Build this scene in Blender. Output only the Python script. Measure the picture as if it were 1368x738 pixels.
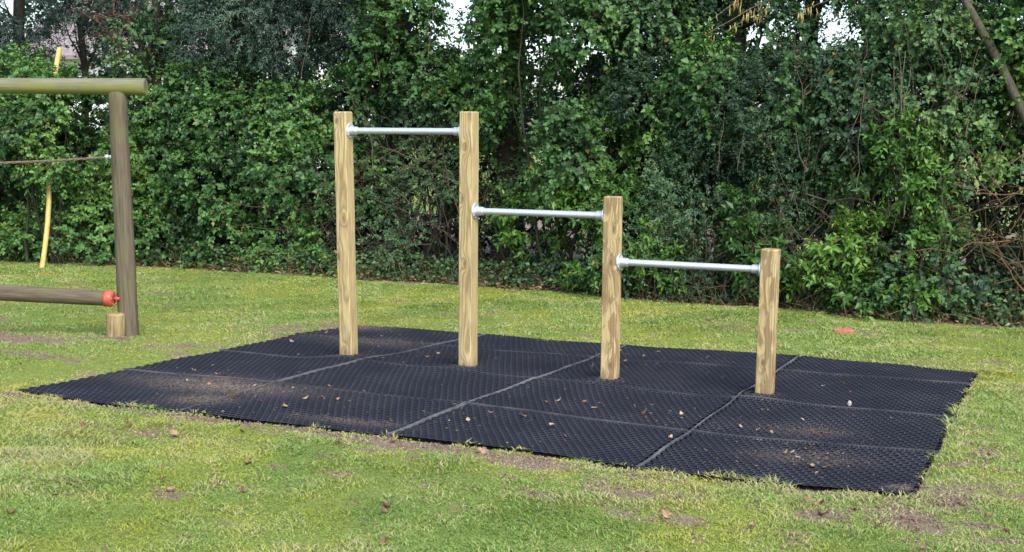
import bpy, math
import numpy as np
from mathutils import Vector, Matrix

for o in list(bpy.data.objects): bpy.data.objects.remove(o, do_unlink=True)
SC = bpy.context.scene
COL = SC.collection
R = math.radians
rng = np.random.default_rng(11)

# ------------------------------------------------------------------ camera, sky, sun, exposure
cd = bpy.data.cameras.new('camera'); cam = bpy.data.objects.new('camera', cd); COL.objects.link(cam)
cd.sensor_width = 36; cd.lens = 1741.4 / 1368 * 36; cd.clip_end = 2000; cd.clip_start = .05
_y, _p, _r = R(-25.02), R(6.22), R(0.443)
fw = Vector((math.sin(_y) * math.cos(_p), math.cos(_y) * math.cos(_p), -math.sin(_p)))
rt = Vector((math.cos(_y), -math.sin(_y), 0)); up = rt.cross(fw)
r2 = math.cos(_r) * rt + math.sin(_r) * up; u2 = -math.sin(_r) * rt + math.cos(_r) * up
M = Matrix((r2, u2, -fw)).transposed().to_4x4(); M.translation = Vector((5.218, -6.406, 1.747))
cam.matrix_world = M
SC.camera = cam

SUN_EL, SUN_AZ = R(46), R(134)           # azimuth clockwise from +y: the light comes from behind the camera, right
w = bpy.data.worlds.new('World'); SC.world = w; w.use_nodes = True
nt = w.node_tree; bg = nt.nodes['Background']
sky = nt.nodes.new('ShaderNodeTexSky'); sky.sky_type = 'NISHITA'; sky.sun_disc = False
sky.sun_elevation = SUN_EL; sky.sun_rotation = SUN_AZ
sky.air_density = 1.0; sky.dust_density = 2.5; sky.ozone_density = 1.0
nt.links.new(sky.outputs[0], bg.inputs[0]); bg.inputs[1].default_value = .15
sl = bpy.data.lights.new('sun', 'SUN'); so = bpy.data.objects.new('sun', sl); COL.objects.link(so)
sl.energy = 1.5; sl.angle = R(40); sl.color = (1, .975, .94)
sd = Vector((math.sin(SUN_AZ) * math.cos(SUN_EL), math.cos(SUN_AZ) * math.cos(SUN_EL), math.sin(SUN_EL)))
so.rotation_euler = sd.to_track_quat('Z', 'Y').to_euler(); so.location = (8, -8, 12)
SC.view_settings.view_transform = 'Standard'; SC.view_settings.look = 'None'
SC.view_settings.exposure = 1.4; SC.view_settings.gamma = 1
SC.render.engine = 'CYCLES'

# ------------------------------------------------------------------ helpers
def mesh_np(name, verts, faces, mat=None, attrs=None, smooth=False):
    verts = np.asarray(verts, np.float32); faces = np.asarray(faces, np.int32)
    me = bpy.data.meshes.new(name); k = faces.shape[1]; n = len(faces)
    me.vertices.add(len(verts)); me.vertices.foreach_set('co', verts.ravel())
    me.loops.add(n * k); me.loops.foreach_set('vertex_index', faces.ravel())
    me.polygons.add(n); me.polygons.foreach_set('loop_start', np.arange(0, n * k, k, dtype=np.int32))
    if smooth: me.polygons.foreach_set('use_smooth', np.ones(n, bool))
    for a, v in (attrs or {}).items():
        at = me.attributes.new(a, 'FLOAT', 'POINT'); at.data.foreach_set('value', np.asarray(v, np.float32))
    me.update(calc_edges=True)
    if mat: me.materials.append(mat)
    return me

def link(name, data, parent=None, loc=None):
    o = bpy.data.objects.new(name, data); COL.objects.link(o)
    if parent: o.parent = parent
    if loc is not None: o.location = loc
    return o

def tag(o, label=None, cat=None, group=None, kind=None):
    if label: o['label'] = label
    if cat: o['category'] = cat
    if group: o['group'] = group
    if kind: o['kind'] = kind
    return o

def thing(name, label, cat, loc=(0, 0, 0), group=None):
    return tag(link(name, None, loc=loc), label, cat, group)

class MB:
    """collects pieces (quads/tris) of ONE mesh; per-vertex tint"""
    def __init__(s): s.v = []; s.f = []; s.t = []
    def add(s, vs, fs, tint=.5):
        b = len(s.v); s.v += [tuple(v) for v in vs]; s.f += [tuple(i + b for i in f) for f in fs]; s.t += [tint] * len(vs)
    def tube(s, pts, rad, n=6, tint=.5, cap=True):
        pts = [Vector(p) for p in pts]
        if not hasattr(rad, '__len__'): rad = [rad] * len(pts)
        vs = []; x = None
        for i, p in enumerate(pts):
            d = pts[min(i + 1, len(pts) - 1)] - pts[max(i - 1, 0)]
            d = (d if d.length > 1e-6 else pts[-1] - pts[0]).normalized()
            if x is None: x = d.orthogonal().normalized()
            x = (x - d * x.dot(d)).normalized(); y = d.cross(x)
            for k in range(n):
                a = 2 * math.pi * k / n; vs.append(p + (x * math.cos(a) + y * math.sin(a)) * rad[i])
        fs = [(i * n + k, i * n + (k + 1) % n, (i + 1) * n + (k + 1) % n, (i + 1) * n + k) for i in range(len(pts) - 1) for k in range(n)]
        if cap: fs += [tuple(range(n))[::-1], tuple(range((len(pts) - 1) * n, len(pts) * n))]
        s.add(vs, fs, tint)
    def build(s, name, mat, parent=None, smooth=True, loc=None):
        me = bpy.data.meshes.new(name); me.from_pydata(s.v, [], s.f); me.materials.append(mat)
        if smooth: me.polygons.foreach_set('use_smooth', [len(p.vertices) <= 4 for p in me.polygons])
        a = me.attributes.new('tint', 'FLOAT', 'POINT'); a.data.foreach_set('value', np.asarray(s.t, np.float32))
        me.update(); return link(name, me, parent, loc)

class Noise:
    """smooth 3-D noise: sum of random sines"""
    def __init__(s, seed, freq=1., n=14):
        r = np.random.default_rng(seed); k = r.normal(size=(n, 3)); k /= np.linalg.norm(k, axis=1)[:, None]
        s.k = k * freq * r.uniform(.6, 2.0, (n, 1)) * 2.2; s.p = r.uniform(0, 6.28, n); s.n = n
    def __call__(s, P):
        return np.sin(P @ s.k.T + s.p).sum(1) / math.sqrt(s.n * .5)      # about N(0,1)

def unit(a): return a / np.maximum(np.linalg.norm(a, axis=-1, keepdims=True), 1e-9)

# ------------------------------------------------------------------ materials
class NT:
    def __init__(s, name):
        s.m = bpy.data.materials.new(name); s.m.use_nodes = True; s.t = s.m.node_tree; s.t.nodes.clear()
        s.out = s.n('ShaderNodeOutputMaterial')
    def n(s, t, **k):
        x = s.t.nodes.new(t)
        for a, v in k.items(): setattr(x, a, v)
        return x
    def l(s, a, b): s.t.links.new(a, b)
    def noise(s, vec, scale, detail=4, rough=.55, dist=0):
        x = s.n('ShaderNodeTexNoise'); x.inputs['Scale'].default_value = scale; x.inputs['Detail'].default_value = detail
        x.inputs['Roughness'].default_value = rough; x.inputs['Distortion'].default_value = dist
        if vec: s.l(vec, x.inputs['Vector'])
        return x.outputs['Fac']
    def ramp(s, fac, stops, interp='LINEAR'):
        x = s.n('ShaderNodeValToRGB'); x.color_ramp.interpolation = interp; e = x.color_ramp.elements
        while len(e) < len(stops): e.new(.5)
        for i, (p, c) in enumerate(stops): e[i].position = p; e[i].color = (*c, 1) if len(c) == 3 else c
        s.l(fac, x.inputs[0]); return x.outputs[0]
    def mix(s, fac, a, b, mode='MIX'):
        x = s.n('ShaderNodeMix', data_type='RGBA', blend_type=mode)
        for sock, v in ((0, fac), (6, a), (7, b)):
            if hasattr(v, 'is_output'): s.l(v, x.inputs[sock])
            elif sock == 0: x.inputs[0].default_value = v
            else: x.inputs[sock].default_value = (*v, 1)
        return x.outputs[2]
    def math(s, op, a, b=None, c=None):
        x = s.n('ShaderNodeMath', operation=op)
        for i, v in enumerate((a, b, c)):
            if v is None: continue
            if hasattr(v, 'is_output'): s.l(v, x.inputs[i])
            else: x.inputs[i].default_value = v
        return x.outputs[0]
    def attr(s, name): return s.n('ShaderNodeAttribute', attribute_name=name).outputs['Fac']
    def obj(s): return s.n('ShaderNodeTexCoord').outputs['Object']
    def geo(s): return s.n('ShaderNodeNewGeometry').outputs['Position']
    def mapping(s, vec, scale=(1, 1, 1), rot=(0, 0, 0), loc=(0, 0, 0)):
        x = s.n('ShaderNodeMapping'); x.inputs['Scale'].default_value = scale; x.inputs['Rotation'].default_value = rot
        x.inputs['Location'].default_value = loc; s.l(vec, x.inputs['Vector']); return x.outputs[0]
    def bsdf(s, color, rough=.7, spec=.5, metal=0, bump=None, bstr=.3, bdist=.01, transl=0):
        b = s.n('ShaderNodeBsdfPrincipled')
        for k, v in (('Base Color', color), ('Roughness', rough), ('Specular IOR Level', spec), ('Metallic', metal)):
            if hasattr(v, 'is_output'): s.l(v, b.inputs[k])
            else: b.inputs[k].default_value = (*v, 1) if hasattr(v, '__len__') else v
        if bump is not None:
            x = s.n('ShaderNodeBump'); x.inputs['Strength'].default_value = bstr; x.inputs['Distance'].default_value = bdist
            s.l(bump, x.inputs['Height']); s.l(x.outputs[0], b.inputs['Normal'])
        sh = b.outputs[0]
        if transl:
            tr = s.n('ShaderNodeBsdfTranslucent'); s.l(color, tr.inputs[0]) if hasattr(color, 'is_output') else None
            mx = s.n('ShaderNodeMixShader'); mx.inputs[0].default_value = transl
            s.l(sh, mx.inputs[1]); s.l(tr.outputs[0], mx.inputs[2]); sh = mx.outputs[0]
        s.l(sh, s.out.inputs['Surface']); return s.m

def leaf_mat(name, dark, mid, light, rough=.42, spec=.5, transl=.18, old=(.16, .13, .03)):
    t = NT(name); a = t.attr('tint')
    c = t.ramp(a, [(0, dark), (.5, mid), (.88, light), (1, old)])
    return t.bsdf(c, rough, spec, transl=transl)

MAT = {}
MAT['ivy'] = leaf_mat('ivy_leaf', (.02, .05, .018), (.055, .137, .032), (.125, .245, .054), rough=.5, spec=.38, transl=.2)
MAT['ivydark'] = leaf_mat('old_ivy_leaf', (.016, .042, .021), (.043, .10, .037), (.088, .176, .052), rough=.5, spec=.36, transl=.16)
MAT['laurel'] = leaf_mat('laurel_leaf', (.03, .08, .016), (.075, .175, .026), (.15, .28, .045), rough=.45, spec=.4, transl=.24)
MAT['privet'] = leaf_mat('privet_leaf', (.018, .042, .023), (.043, .092, .039), (.084, .158, .062), rough=.5, spec=.36, transl=.14)
MAT['conifer'] = leaf_mat('evergreen_leaf', (.012, .032, .024), (.028, .062, .042), (.06, .115, .072), rough=.5, transl=.12, old=(.12, .12, .06))
MAT['litter'] = leaf_mat('leaf_litter', (.05, .032, .02), (.12, .075, .045), (.22, .15, .09), rough=.8, spec=.2, transl=.05, old=(.3, .24, .17))
MAT['catkin'] = leaf_mat('catkin', (.30, .22, .07), (.42, .33, .12), (.5, .42, .18), rough=.8, spec=.2, old=(.35, .22, .08))

def bark(name, a, b, moss=None):
    t = NT(name); o = t.geo(); n = t.noise(t.mapping(o, (14, 14, 3)), 3, 6, .65)
    c = t.ramp(n, [(.3, a), (.7, b)])
    if moss: c = t.mix(t.ramp(t.noise(o, 5, 4), [(.5, (0, 0, 0)), (.62, (1, 1, 1))]), c, moss)
    return t.bsdf(c, .85, .25, bump=n, bstr=.8, bdist=.02)
MAT['bark'] = bark('dark_bark', (.012, .010, .008), (.036, .03, .024), (.03, .045, .014))
MAT['bark2'] = bark('grey_bark', (.035, .03, .023), (.10, .085, .065), (.06, .075, .03))
MAT['twig'] = bark('twig_bark', (.04, .03, .022), (.12, .088, .064))
MAT['deadstem'] = bark('dead_stem', (.07, .042, .024), (.19, .115, .06))
MAT['paletwig'] = bark('pale_twig', (.08, .065, .045), (.17, .145, .105))

def post_mat(name, seed, contrast):
    t = NT(name); o = t.obj(); r = np.random.default_rng(seed)
    sx = t.n('ShaderNodeSeparateXYZ'); t.l(o, sx.inputs[0]); X, Y, Z = sx.outputs
    wob = t.noise(t.mapping(o, (4, 4, .75), loc=(seed, 0, 0)), 1.6, 3, .5)
    wob2 = t.noise(t.mapping(o, (11, 11, 2.2), loc=(0, seed, 0)), 2.2, 3, .5)
    fx, fy = r.uniform(-.03, .03), .10
    dx = t.math('ADD', X, fx); dy = t.math('ADD', Y, fy)
    dist = t.math('SQRT', t.math('ADD', t.math('MULTIPLY', dx, dx), t.math('MULTIPLY', dy, dy)))
    ph = t.math('MULTIPLY', dist, 62)
    ph = t.math('ADD', ph, t.math('MULTIPLY', wob, 6.5)); ph = t.math('ADD', ph, t.math('MULTIPLY', wob2, .9))
    knots = None
    zs = np.arange(.15, 1.95, .55) + r.uniform(-.18, .18, 4)
    for z in zs:
        kx, ky = r.uniform(-.03, .03), r.uniform(-.03, .03)
        a = t.math('SUBTRACT', t.math('ADD', X, Y), kx + ky - .05); b = t.math('MULTIPLY', t.math('SUBTRACT', Z, z), .42)
        d2 = t.math('MULTIPLY', t.math('ADD', t.math('MULTIPLY', a, a), t.math('MULTIPLY', b, b)), t.math('MULTIPLY_ADD', wob2, 1.6, .3))
        g = t.math('EXPONENT', t.math('MULTIPLY', d2, -1 / (.026 ** 2)))
        ph = t.math('ADD', ph, t.math('MULTIPLY', g, 2.3))
        core = t.math('EXPONENT', t.math('MULTIPLY', d2, -1 / (.0135 ** 2)))
        knots = core if knots is None else t.math('MAXIMUM', knots, core)
    s = t.math('MULTIPLY_ADD', t.math('SINE', t.math('MULTIPLY', ph, 6.283)), .5, .5)
    s = t.math('POWER', s, 1.6)
    base = t.ramp(t.noise(t.mapping(o, (6, 6, 1)), 2, 4), [(.3, (.40, .315, .145)), (.7, (.51, .415, .22))])
    late = (.13, .085, .032)
    c = t.mix(t.math('MULTIPLY', s, .58 if contrast < .9 else .42), base, late)
    blotch = t.ramp(t.noise(t.mapping(o, (15, 15, 3.6), loc=(seed * 3, 1, 0)), 1.5, 4, .5, .9), [(.49, (0, 0, 0)), (.53, (1, 1, 1))])
    c = t.mix(t.math('MULTIPLY', blotch, .85 * max(0, contrast - .25) + .02), c, (.165, .105, .052))
    c = t.mix(t.math('MULTIPLY', knots, .8), c, (.10, .055, .025))
    crack = t.ramp(t.noise(t.mapping(o, (75, 75, 1.3), loc=(seed, seed, seed)), 1.3, 2, .4), [(.70, (0, 0, 0)), (.74, (1, 1, 1))])
    c = t.mix(t.math('MULTIPLY', crack, .75), c, (.09, .06, .03))
    stain = t.ramp(t.noise(t.mapping(o, (9, 9, 2.2), loc=(1, seed, 3)), 1.8, 5, .6), [(.52, (0, 0, 0)), (.68, (1, 1, 1))])
    c = t.mix(t.math('MULTIPLY', stain, .35), c, (.20, .165, .085))
    fine = t.noise(t.mapping(o, (160, 160, 5)), 1.5, 3)
    c = t.mix(.25, c, t.ramp(fine, [(.3, (.35, .3, .25)), (.7, (1, 1, 1))]), 'MULTIPLY')
    # browner towards the foot of the post, with a ragged upper edge
    low = t.math('SUBTRACT', t.math('MULTIPLY', t.noise(t.mapping(o, (20, 20, 5)), 2, 4), .22), Z)
    c = t.mix(t.ramp(low, [(.0, (0, 0, 0)), (.08, (.55, .55, .55))]), c, (.14, .095, .06))
    return t.bsdf(c, .72, .3, bump=t.math('ADD', fine, t.math('MULTIPLY', s, .3)), bstr=.25, bdist=.003)
for i in range(4): MAT['post%d' % i] = post_mat('pine_post_%d' % i, i + 2, (.45, .4, 1.0, 1.0)[i])

t = NT('weathered_log'); o = t.obj(); g = t.noise(t.mapping(o, (26, 26, 1.6)), 2.2, 6, .6)
c = t.ramp(g, [(.3, (.048, .038, .025)), (.7, (.135, .112, .076))])
c = t.mix(t.ramp(t.noise(o, 4, 4), [(.45, (0, 0, 0)), (.7, (.7, .7, .7))]), c, (.095, .10, .045))
MAT['logwood'] = t.bsdf(c, .8, .25, bump=g, bstr=.5, bdist=.006)
t = NT('algae_beam'); o = t.obj(); g = t.noise(t.mapping(o, (26, 26, 1.6)), 2.2, 6, .6)
c = t.ramp(g, [(.3, (.075, .072, .05)), (.7, (.17, .165, .125))])
sx = t.n('ShaderNodeSeparateXYZ'); t.l(t.geo(), sx.inputs[0])
und = t.math('ADD', t.math('MULTIPLY', t.math('SUBTRACT', 2.15, sx.outputs[2]), 9), t.math('MULTIPLY', t.math('SUBTRACT', t.noise(o, 7, 4), .5), 1.5))
c = t.mix(t.ramp(und, [(.05, (.15, .15, .15)), (.6, (.85, .85, .85))]), c, (.165, .18, .04))
MAT['beamwood'] = t.bsdf(c, .8, .25, bump=g, bstr=.5, bdist=.006)
t = NT('stub_wood'); o = t.obj(); g = t.noise(t.mapping(o, (22, 22, 2)), 2.4, 5, .6)
MAT['stubwood'] = t.bsdf(t.ramp(g, [(.3, (.11, .08, .036)), (.7, (.33, .26, .13))]), .75, .3, bump=g, bstr=.4, bdist=.005)

t = NT('galvanised_steel'); o = t.obj(); n = t.noise(o, 60, 5); n2 = t.noise(t.mapping(o, (9, 9, 9)), 8, 6, .7)
MAT['galv'] = t.bsdf(t.ramp(n2, [(.3, (.52, .55, .58)), (.7, (.64, .67, .70))]), t.math('MULTIPLY_ADD', n, .25, .30), .5, .65, bump=n, bstr=.06, bdist=.002)
t = NT('red_plastic'); n = t.noise(t.obj(), 30, 4)
MAT['redplastic'] = t.bsdf(t.ramp(n, [(.3, (.28, .042, .028)), (.7, (.43, .095, .06))]), .5, .4)
t = NT('yellow_plastic'); n = t.noise(t.mapping(t.obj(), (8, 8, 2)), 3, 5)
MAT['yellow'] = t.bsdf(t.ramp(n, [(.3, (.36, .25, .06)), (.7, (.52, .40, .13))]), .5, .4)
t = NT('rope_fibre'); n = t.noise(t.mapping(t.obj(), (40, 40, 40)), 3, 3)
MAT['rope'] = t.bsdf(t.ramp(n, [(.3, (.085, .06, .046)), (.7, (.19, .14, .105))]), .9, .2, bump=n, bstr=.5, bdist=.004)
t = NT('red_brick'); n = t.noise(t.obj(), 40, 5)
MAT['brick'] = t.bsdf(t.ramp(n, [(.3, (.28, .09, .065)), (.7, (.42, .165, .125))]), .85, .2, bump=n, bstr=.6, bdist=.006)
t = NT('bolt_steel'); MAT['bolt'] = t.bsdf(t.ramp(t.noise(t.obj(), 90, 3), [(.3, (.3, .31, .33)), (.7, (.5, .51, .53))]), .4, .5, .8)

# black rubber: cell walls, with earth and dust where 'dirt' says it has been trodden in
def rubber(name, base, dust, amount, spec=.3):
    t = NT(name); p = t.geo(); n = t.noise(p, 2.3, 6, .6); f = t.noise(p, 70, 3, .6)
    c = t.mix(t.math('MULTIPLY', t.ramp(n, [(.42, (0, 0, 0)), (.72, (1, 1, 1))]), amount), base, dust)
    c = t.mix(t.math('MULTIPLY', t.ramp(f, [(.5, (0, 0, 0)), (.75, (1, 1, 1))]), amount * .7), c, dust)
    c = t.mix(t.math('MINIMUM', t.math('MULTIPLY', t.attr('dirt'), t.ramp(f, [(.40, (.1, .1, .1)), (.60, (.9, .9, .9))])), .8), c, (.15, .125, .105))
    return t.bsdf(c, .58, spec, bump=f, bstr=.3, bdist=.002)
MAT['rubber'] = rubber('black_rubber', (.0045, .0055, .009), (.014, .015, .02), .3, .16)  # cell walls near black: the shade inside the holes is painted in
MAT['rubbertop'] = rubber('skylit_worn_rubber_top', (.027, .032, .052), (.10, .102, .116), .5)  # tops paler and bluer: sky light painted in, along with dust
MAT['rim'] = rubber('dusty_rubber_rim', (.04, .043, .055), (.18, .18, .185), .75)
MAT['rimrow'] = rubber('thin_rubber_rim', (.034, .037, .05), (.15, .15, .155), .75)

# ground: soil, thatch and moss below the grass blades
t = NT('turf_soil'); p = t.geo(); n1 = t.noise(p, 9, 6, .6); n2 = t.noise(p, 60, 5, .65)
soil = t.ramp(n2, [(.28, (.08, .055, .038)), (.72, (.29, .22, .16))])
green = t.ramp(n2, [(.25, (.075, .105, .022)), (.55, (.165, .215, .045)), (.8, (.26, .275, .09))])
fac = t.math('ADD', t.attr('soil'), t.math('ADD', t.math('MULTIPLY', t.math('SUBTRACT', n1, .5), .9), t.math('MULTIPLY', t.math('SUBTRACT', n2, .5), .8)))
c = t.mix(t.ramp(fac, [(.34, (0, 0, 0)), (.60, (1, 1, 1))]), green, soil)
MAT['ground'] = t.bsdf(c, .9, .2, bump=n2, bstr=.9, bdist=.02)
t = NT('grass_blade'); a = t.attr('tint'); m = t.attr('moss')
c = t.ramp(a, [(0, (.08, .14, .028)), (.4, (.165, .262, .052)), (.75, (.245, .33, .088)), (.9, (.315, .31, .13)), (1, (.43, .355, .215))])
c = t.mix(m, c, t.ramp(a, [(0, (.17, .205, .024)), (.6, (.29, .315, .036)), (1, (.39, .37, .085))]))
MAT['grass'] = t.bsdf(c, .55, .35, transl=.3)
t = NT('soil_crumb'); n = t.noise(t.geo(), 60, 3)
MAT['crumb'] = t.bsdf(t.ramp(n, [(.3, (.08, .06, .045)), (.7, (.20, .155, .115))]), .9, .15)

# ------------------------------------------------------------------ the lie of the land
POSTX = (-.10, .925, 2.04, 3.137); POSTY = 2.035
GN = Noise(3, .7); GN2 = Noise(4, 3.0)
def base_z(x, y):
    P = np.stack([x, y, 0 * x], -1).reshape(-1, 3)
    z = (.010 * GN(P) + .004 * GN2(P)).reshape(np.shape(x))
    for px in POSTX: z = z + .032 * np.exp(-((x - px) ** 2 + ((y - POSTY + .05) * 1.15) ** 2) / .25 ** 2)
    return z
GX = np.array([[-1.42, -.06, 1.445, 2.95, 4.356], [-1.37, -.06, 1.45, 2.955, 4.352], [-1.25, .06, 1.50, 2.95, 4.335], [-1.13, .16, 1.515, 2.965, 4.31], [-.95, .27, 1.54, 2.97, 4.31]])
GY = np.array([[.02, .03, .0, .018, .033], [1.0, 1.01, .985, .93, .94], [1.96, 1.985, 1.955, 1.955, 1.925], [2.86, 2.96, 3.06, 3.08, 3.06], [3.52, 3.69, 3.73, 3.69, 3.60]])
GX = GX + .04; GY = GY - .085
POLY = [(GX[0, c], GY[0, c]) for c in range(5)] + [(GX[r, 4], GY[r, 4]) for r in range(1, 5)] + [(GX[4, c], GY[4, c]) for c in (3, 2, 1, 0)] + [(GX[r, 0], GY[r, 0]) for r in (3, 2, 1)]
PQ = np.array(POLY)
def mat_sd(x, y):
    """signed distance to the mat's outline (negative inside)"""
    P = np.stack([x.ravel(), y.ravel()], -1); d = np.full(len(P), 1e9); ins = np.zeros(len(P), bool)
    for a, b in zip(PQ, np.roll(PQ, -1, 0)):
        e = b - a; tt = np.clip(((P - a) @ e) / (e @ e), 0, 1); d = np.minimum(d, np.linalg.norm(P - a - tt[:, None] * e, axis=1))
        cr = ((a[1] > P[:, 1]) != (b[1] > P[:, 1])); xx = (b[0] - a[0]) * (P[:, 1] - a[1]) / (b[1] - a[1] + 1e-12) + a[0]
        ins ^= cr & (P[:, 0] < xx)
    return np.where(ins, -d, d).reshape(x.shape)
# earth trodden into the mat and bare earth in the lawn: (x, y, rx, ry, amount)
FILL = [(-.3, .72, .62, .22, 1.0), (-.12, .30, .22, .16, .8), (-.95, 3.40, .34, .20, 1.2), (-.4, 2.75, .5, .2, .45), (3.62, 1.15, .28, .14, .42), (3.72, .52, .3, .14, .45), (4.32, .07, .08, .06, .9), (1.1, .15, .35, .08, .5)]
BARE = [(-3.1, 1.6, .55, .22, 1.2), (-2.3, 1.05, .5, .14, .7), (-1.6, 1.9, .5, .3, .55), (-1.3, 3.2, .5, .5, .6), (.38, -.12, .5, .10, .85), (1.0, -.18, .35, .09, .8), (1.78, -.2, .45, .12, .8), (2.3, -.25, .5, .12, .75), (4.05, -.5, .16, .12, .9), (4.4, -.42, .25, .15, 1.0),
        (4.55, -.05, .12, .2, .8), (4.62, .9, .1, .25, .6), (3.2, 5.2, .25, .1, .6), (1.15, -1.58, .12, .08, .7), (3.4, -.8, .3, .15, .55), (0.2, -.6, .3, .12, .6), (2.7, -.75, .14, .08, .7), (-2.35, 1.95, .22, .12, .8), (3.1, -.45, .35, .12, .65), (-.6, -.12, .3, .08, .7), (1.7, -.9, .12, .07, .6), (4.9, .2, .2, .25, .6), (-4.3, 2.3, .5, .2, .7)]
_r = np.random.default_rng(55)
for _ in range(150):
    x_, y_ = _r.uniform(-2.5, 6), _r.uniform(-3, -.1)
    BARE.append((x_, y_, _r.uniform(.03, .12), _r.uniform(.02, .05), _r.uniform(.2, .6)))
for _ in range(90):
    x_ = _r.uniform(-1.4, 4.5); BARE.append((x_, -.09 - abs(_r.normal(0, .16)), _r.uniform(.03, .14), _r.uniform(.012, .04), _r.uniform(.4, .9)))
for _ in range(60): BARE.append((_r.uniform(4.45, 5.6), _r.uniform(-1.2, 3), _r.uniform(.03, .12), _r.uniform(.03, .08), _r.uniform(.4, .9)))
for _ in range(70): BARE.append((_r.uniform(-7, 5), _r.uniform(3.9, 6.3), _r.uniform(.05, .2), _r.uniform(.03, .08), _r.uniform(.2, .6)))
FILL += [(px, POSTY - .02, .085, .085, .55) for px in POSTX]
def blob(x, y, L):
    s = 0 * x
    for cx, cy, rx, ry, a in L: s = np.maximum(s, a * np.exp(-(((x - cx) / rx) ** 2 + ((y - cy) / ry) ** 2)))
    return s
HX = np.array([-14, -8.1, -6, -3.3, -.7, 1.88, 3.37, 4.47, 9]); HY = np.array([6.2, 6.3, 6.72, 6.84, 6.6, 6.38, 6.2, 6.28, 6.3])
def hedge_y(x): return np.interp(x, HX, HY)
SN = Noise(21, 2.6); SN2 = Noise(22, 7.0); MN = Noise(23, 1.3); MN2 = Noise(24, 4.5)
def P3(x, y): return np.stack([x.ravel(), y.ravel(), 0 * x.ravel()], -1)
def soil_at(x, y):
    n = SN(P3(x, y)).reshape(x.shape); n2 = SN2(P3(x, y)).reshape(x.shape)
    s = blob(x, y, BARE) * (1 + .25 * n2) + .13 * np.clip(n - .7, 0, 2) + .14 * np.clip(n2 - 1.1, 0, 2)
    sd = mat_sd(x, y); s = s + np.where(sd < -.01, 1, 0) + .16 * np.exp(-np.clip(sd, 0, 9) / .12) * (1 + .8 * n)
    s = s + .9 / (1 + np.exp(-np.clip((y - hedge_y(x) - .12 - .12 * n) / .09, -50, 50))) / (1 + np.exp(np.clip((y - 17) / .5, -50, 50)))         # the hedge bottom
    return s
def moss_at(x, y): return np.clip(.34 * MN(P3(x, y)) + .24 * MN2(P3(x, y)) + .24, 0, .95).reshape(x.shape)
def ground_z(x, y):
    sd = mat_sd(x, y)
    return base_z(x, y) + .021 * np.clip(blob(x, y, FILL), 0, 1) * (sd < 0) + np.where(sd > .0, .015 * np.clip(sd / .05, 0, 1), 0)

xs = np.concatenate([-np.geomspace(600, 12, 14), np.arange(-11.5, 7.51, .06), np.geomspace(8.5, 600, 14)])
ys = np.concatenate([-np.geomspace(600, 5, 16), np.arange(-4.5, 8.01, .06), np.geomspace(9, 900, 16)])
gx, gy = np.meshgrid(xs, ys); gz = ground_z(gx, gy)
nx, ny = len(xs), len(ys); ii = np.arange(nx * ny).reshape(ny, nx)
fc = np.stack([ii[:-1, :-1], ii[:-1, 1:], ii[1:, 1:], ii[1:, :-1]], -1).reshape(-1, 4)
sa = np.clip(np.maximum(soil_at(gx, gy), blob(gx, gy, FILL) * 1.0), 0, 1.2)
g = link('ground', mesh_np('ground', np.stack([gx, gy, gz], -1).reshape(-1, 3), fc, MAT['ground'], {'soil': sa.ravel()}, True))
tag(g, kind='structure')

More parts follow.
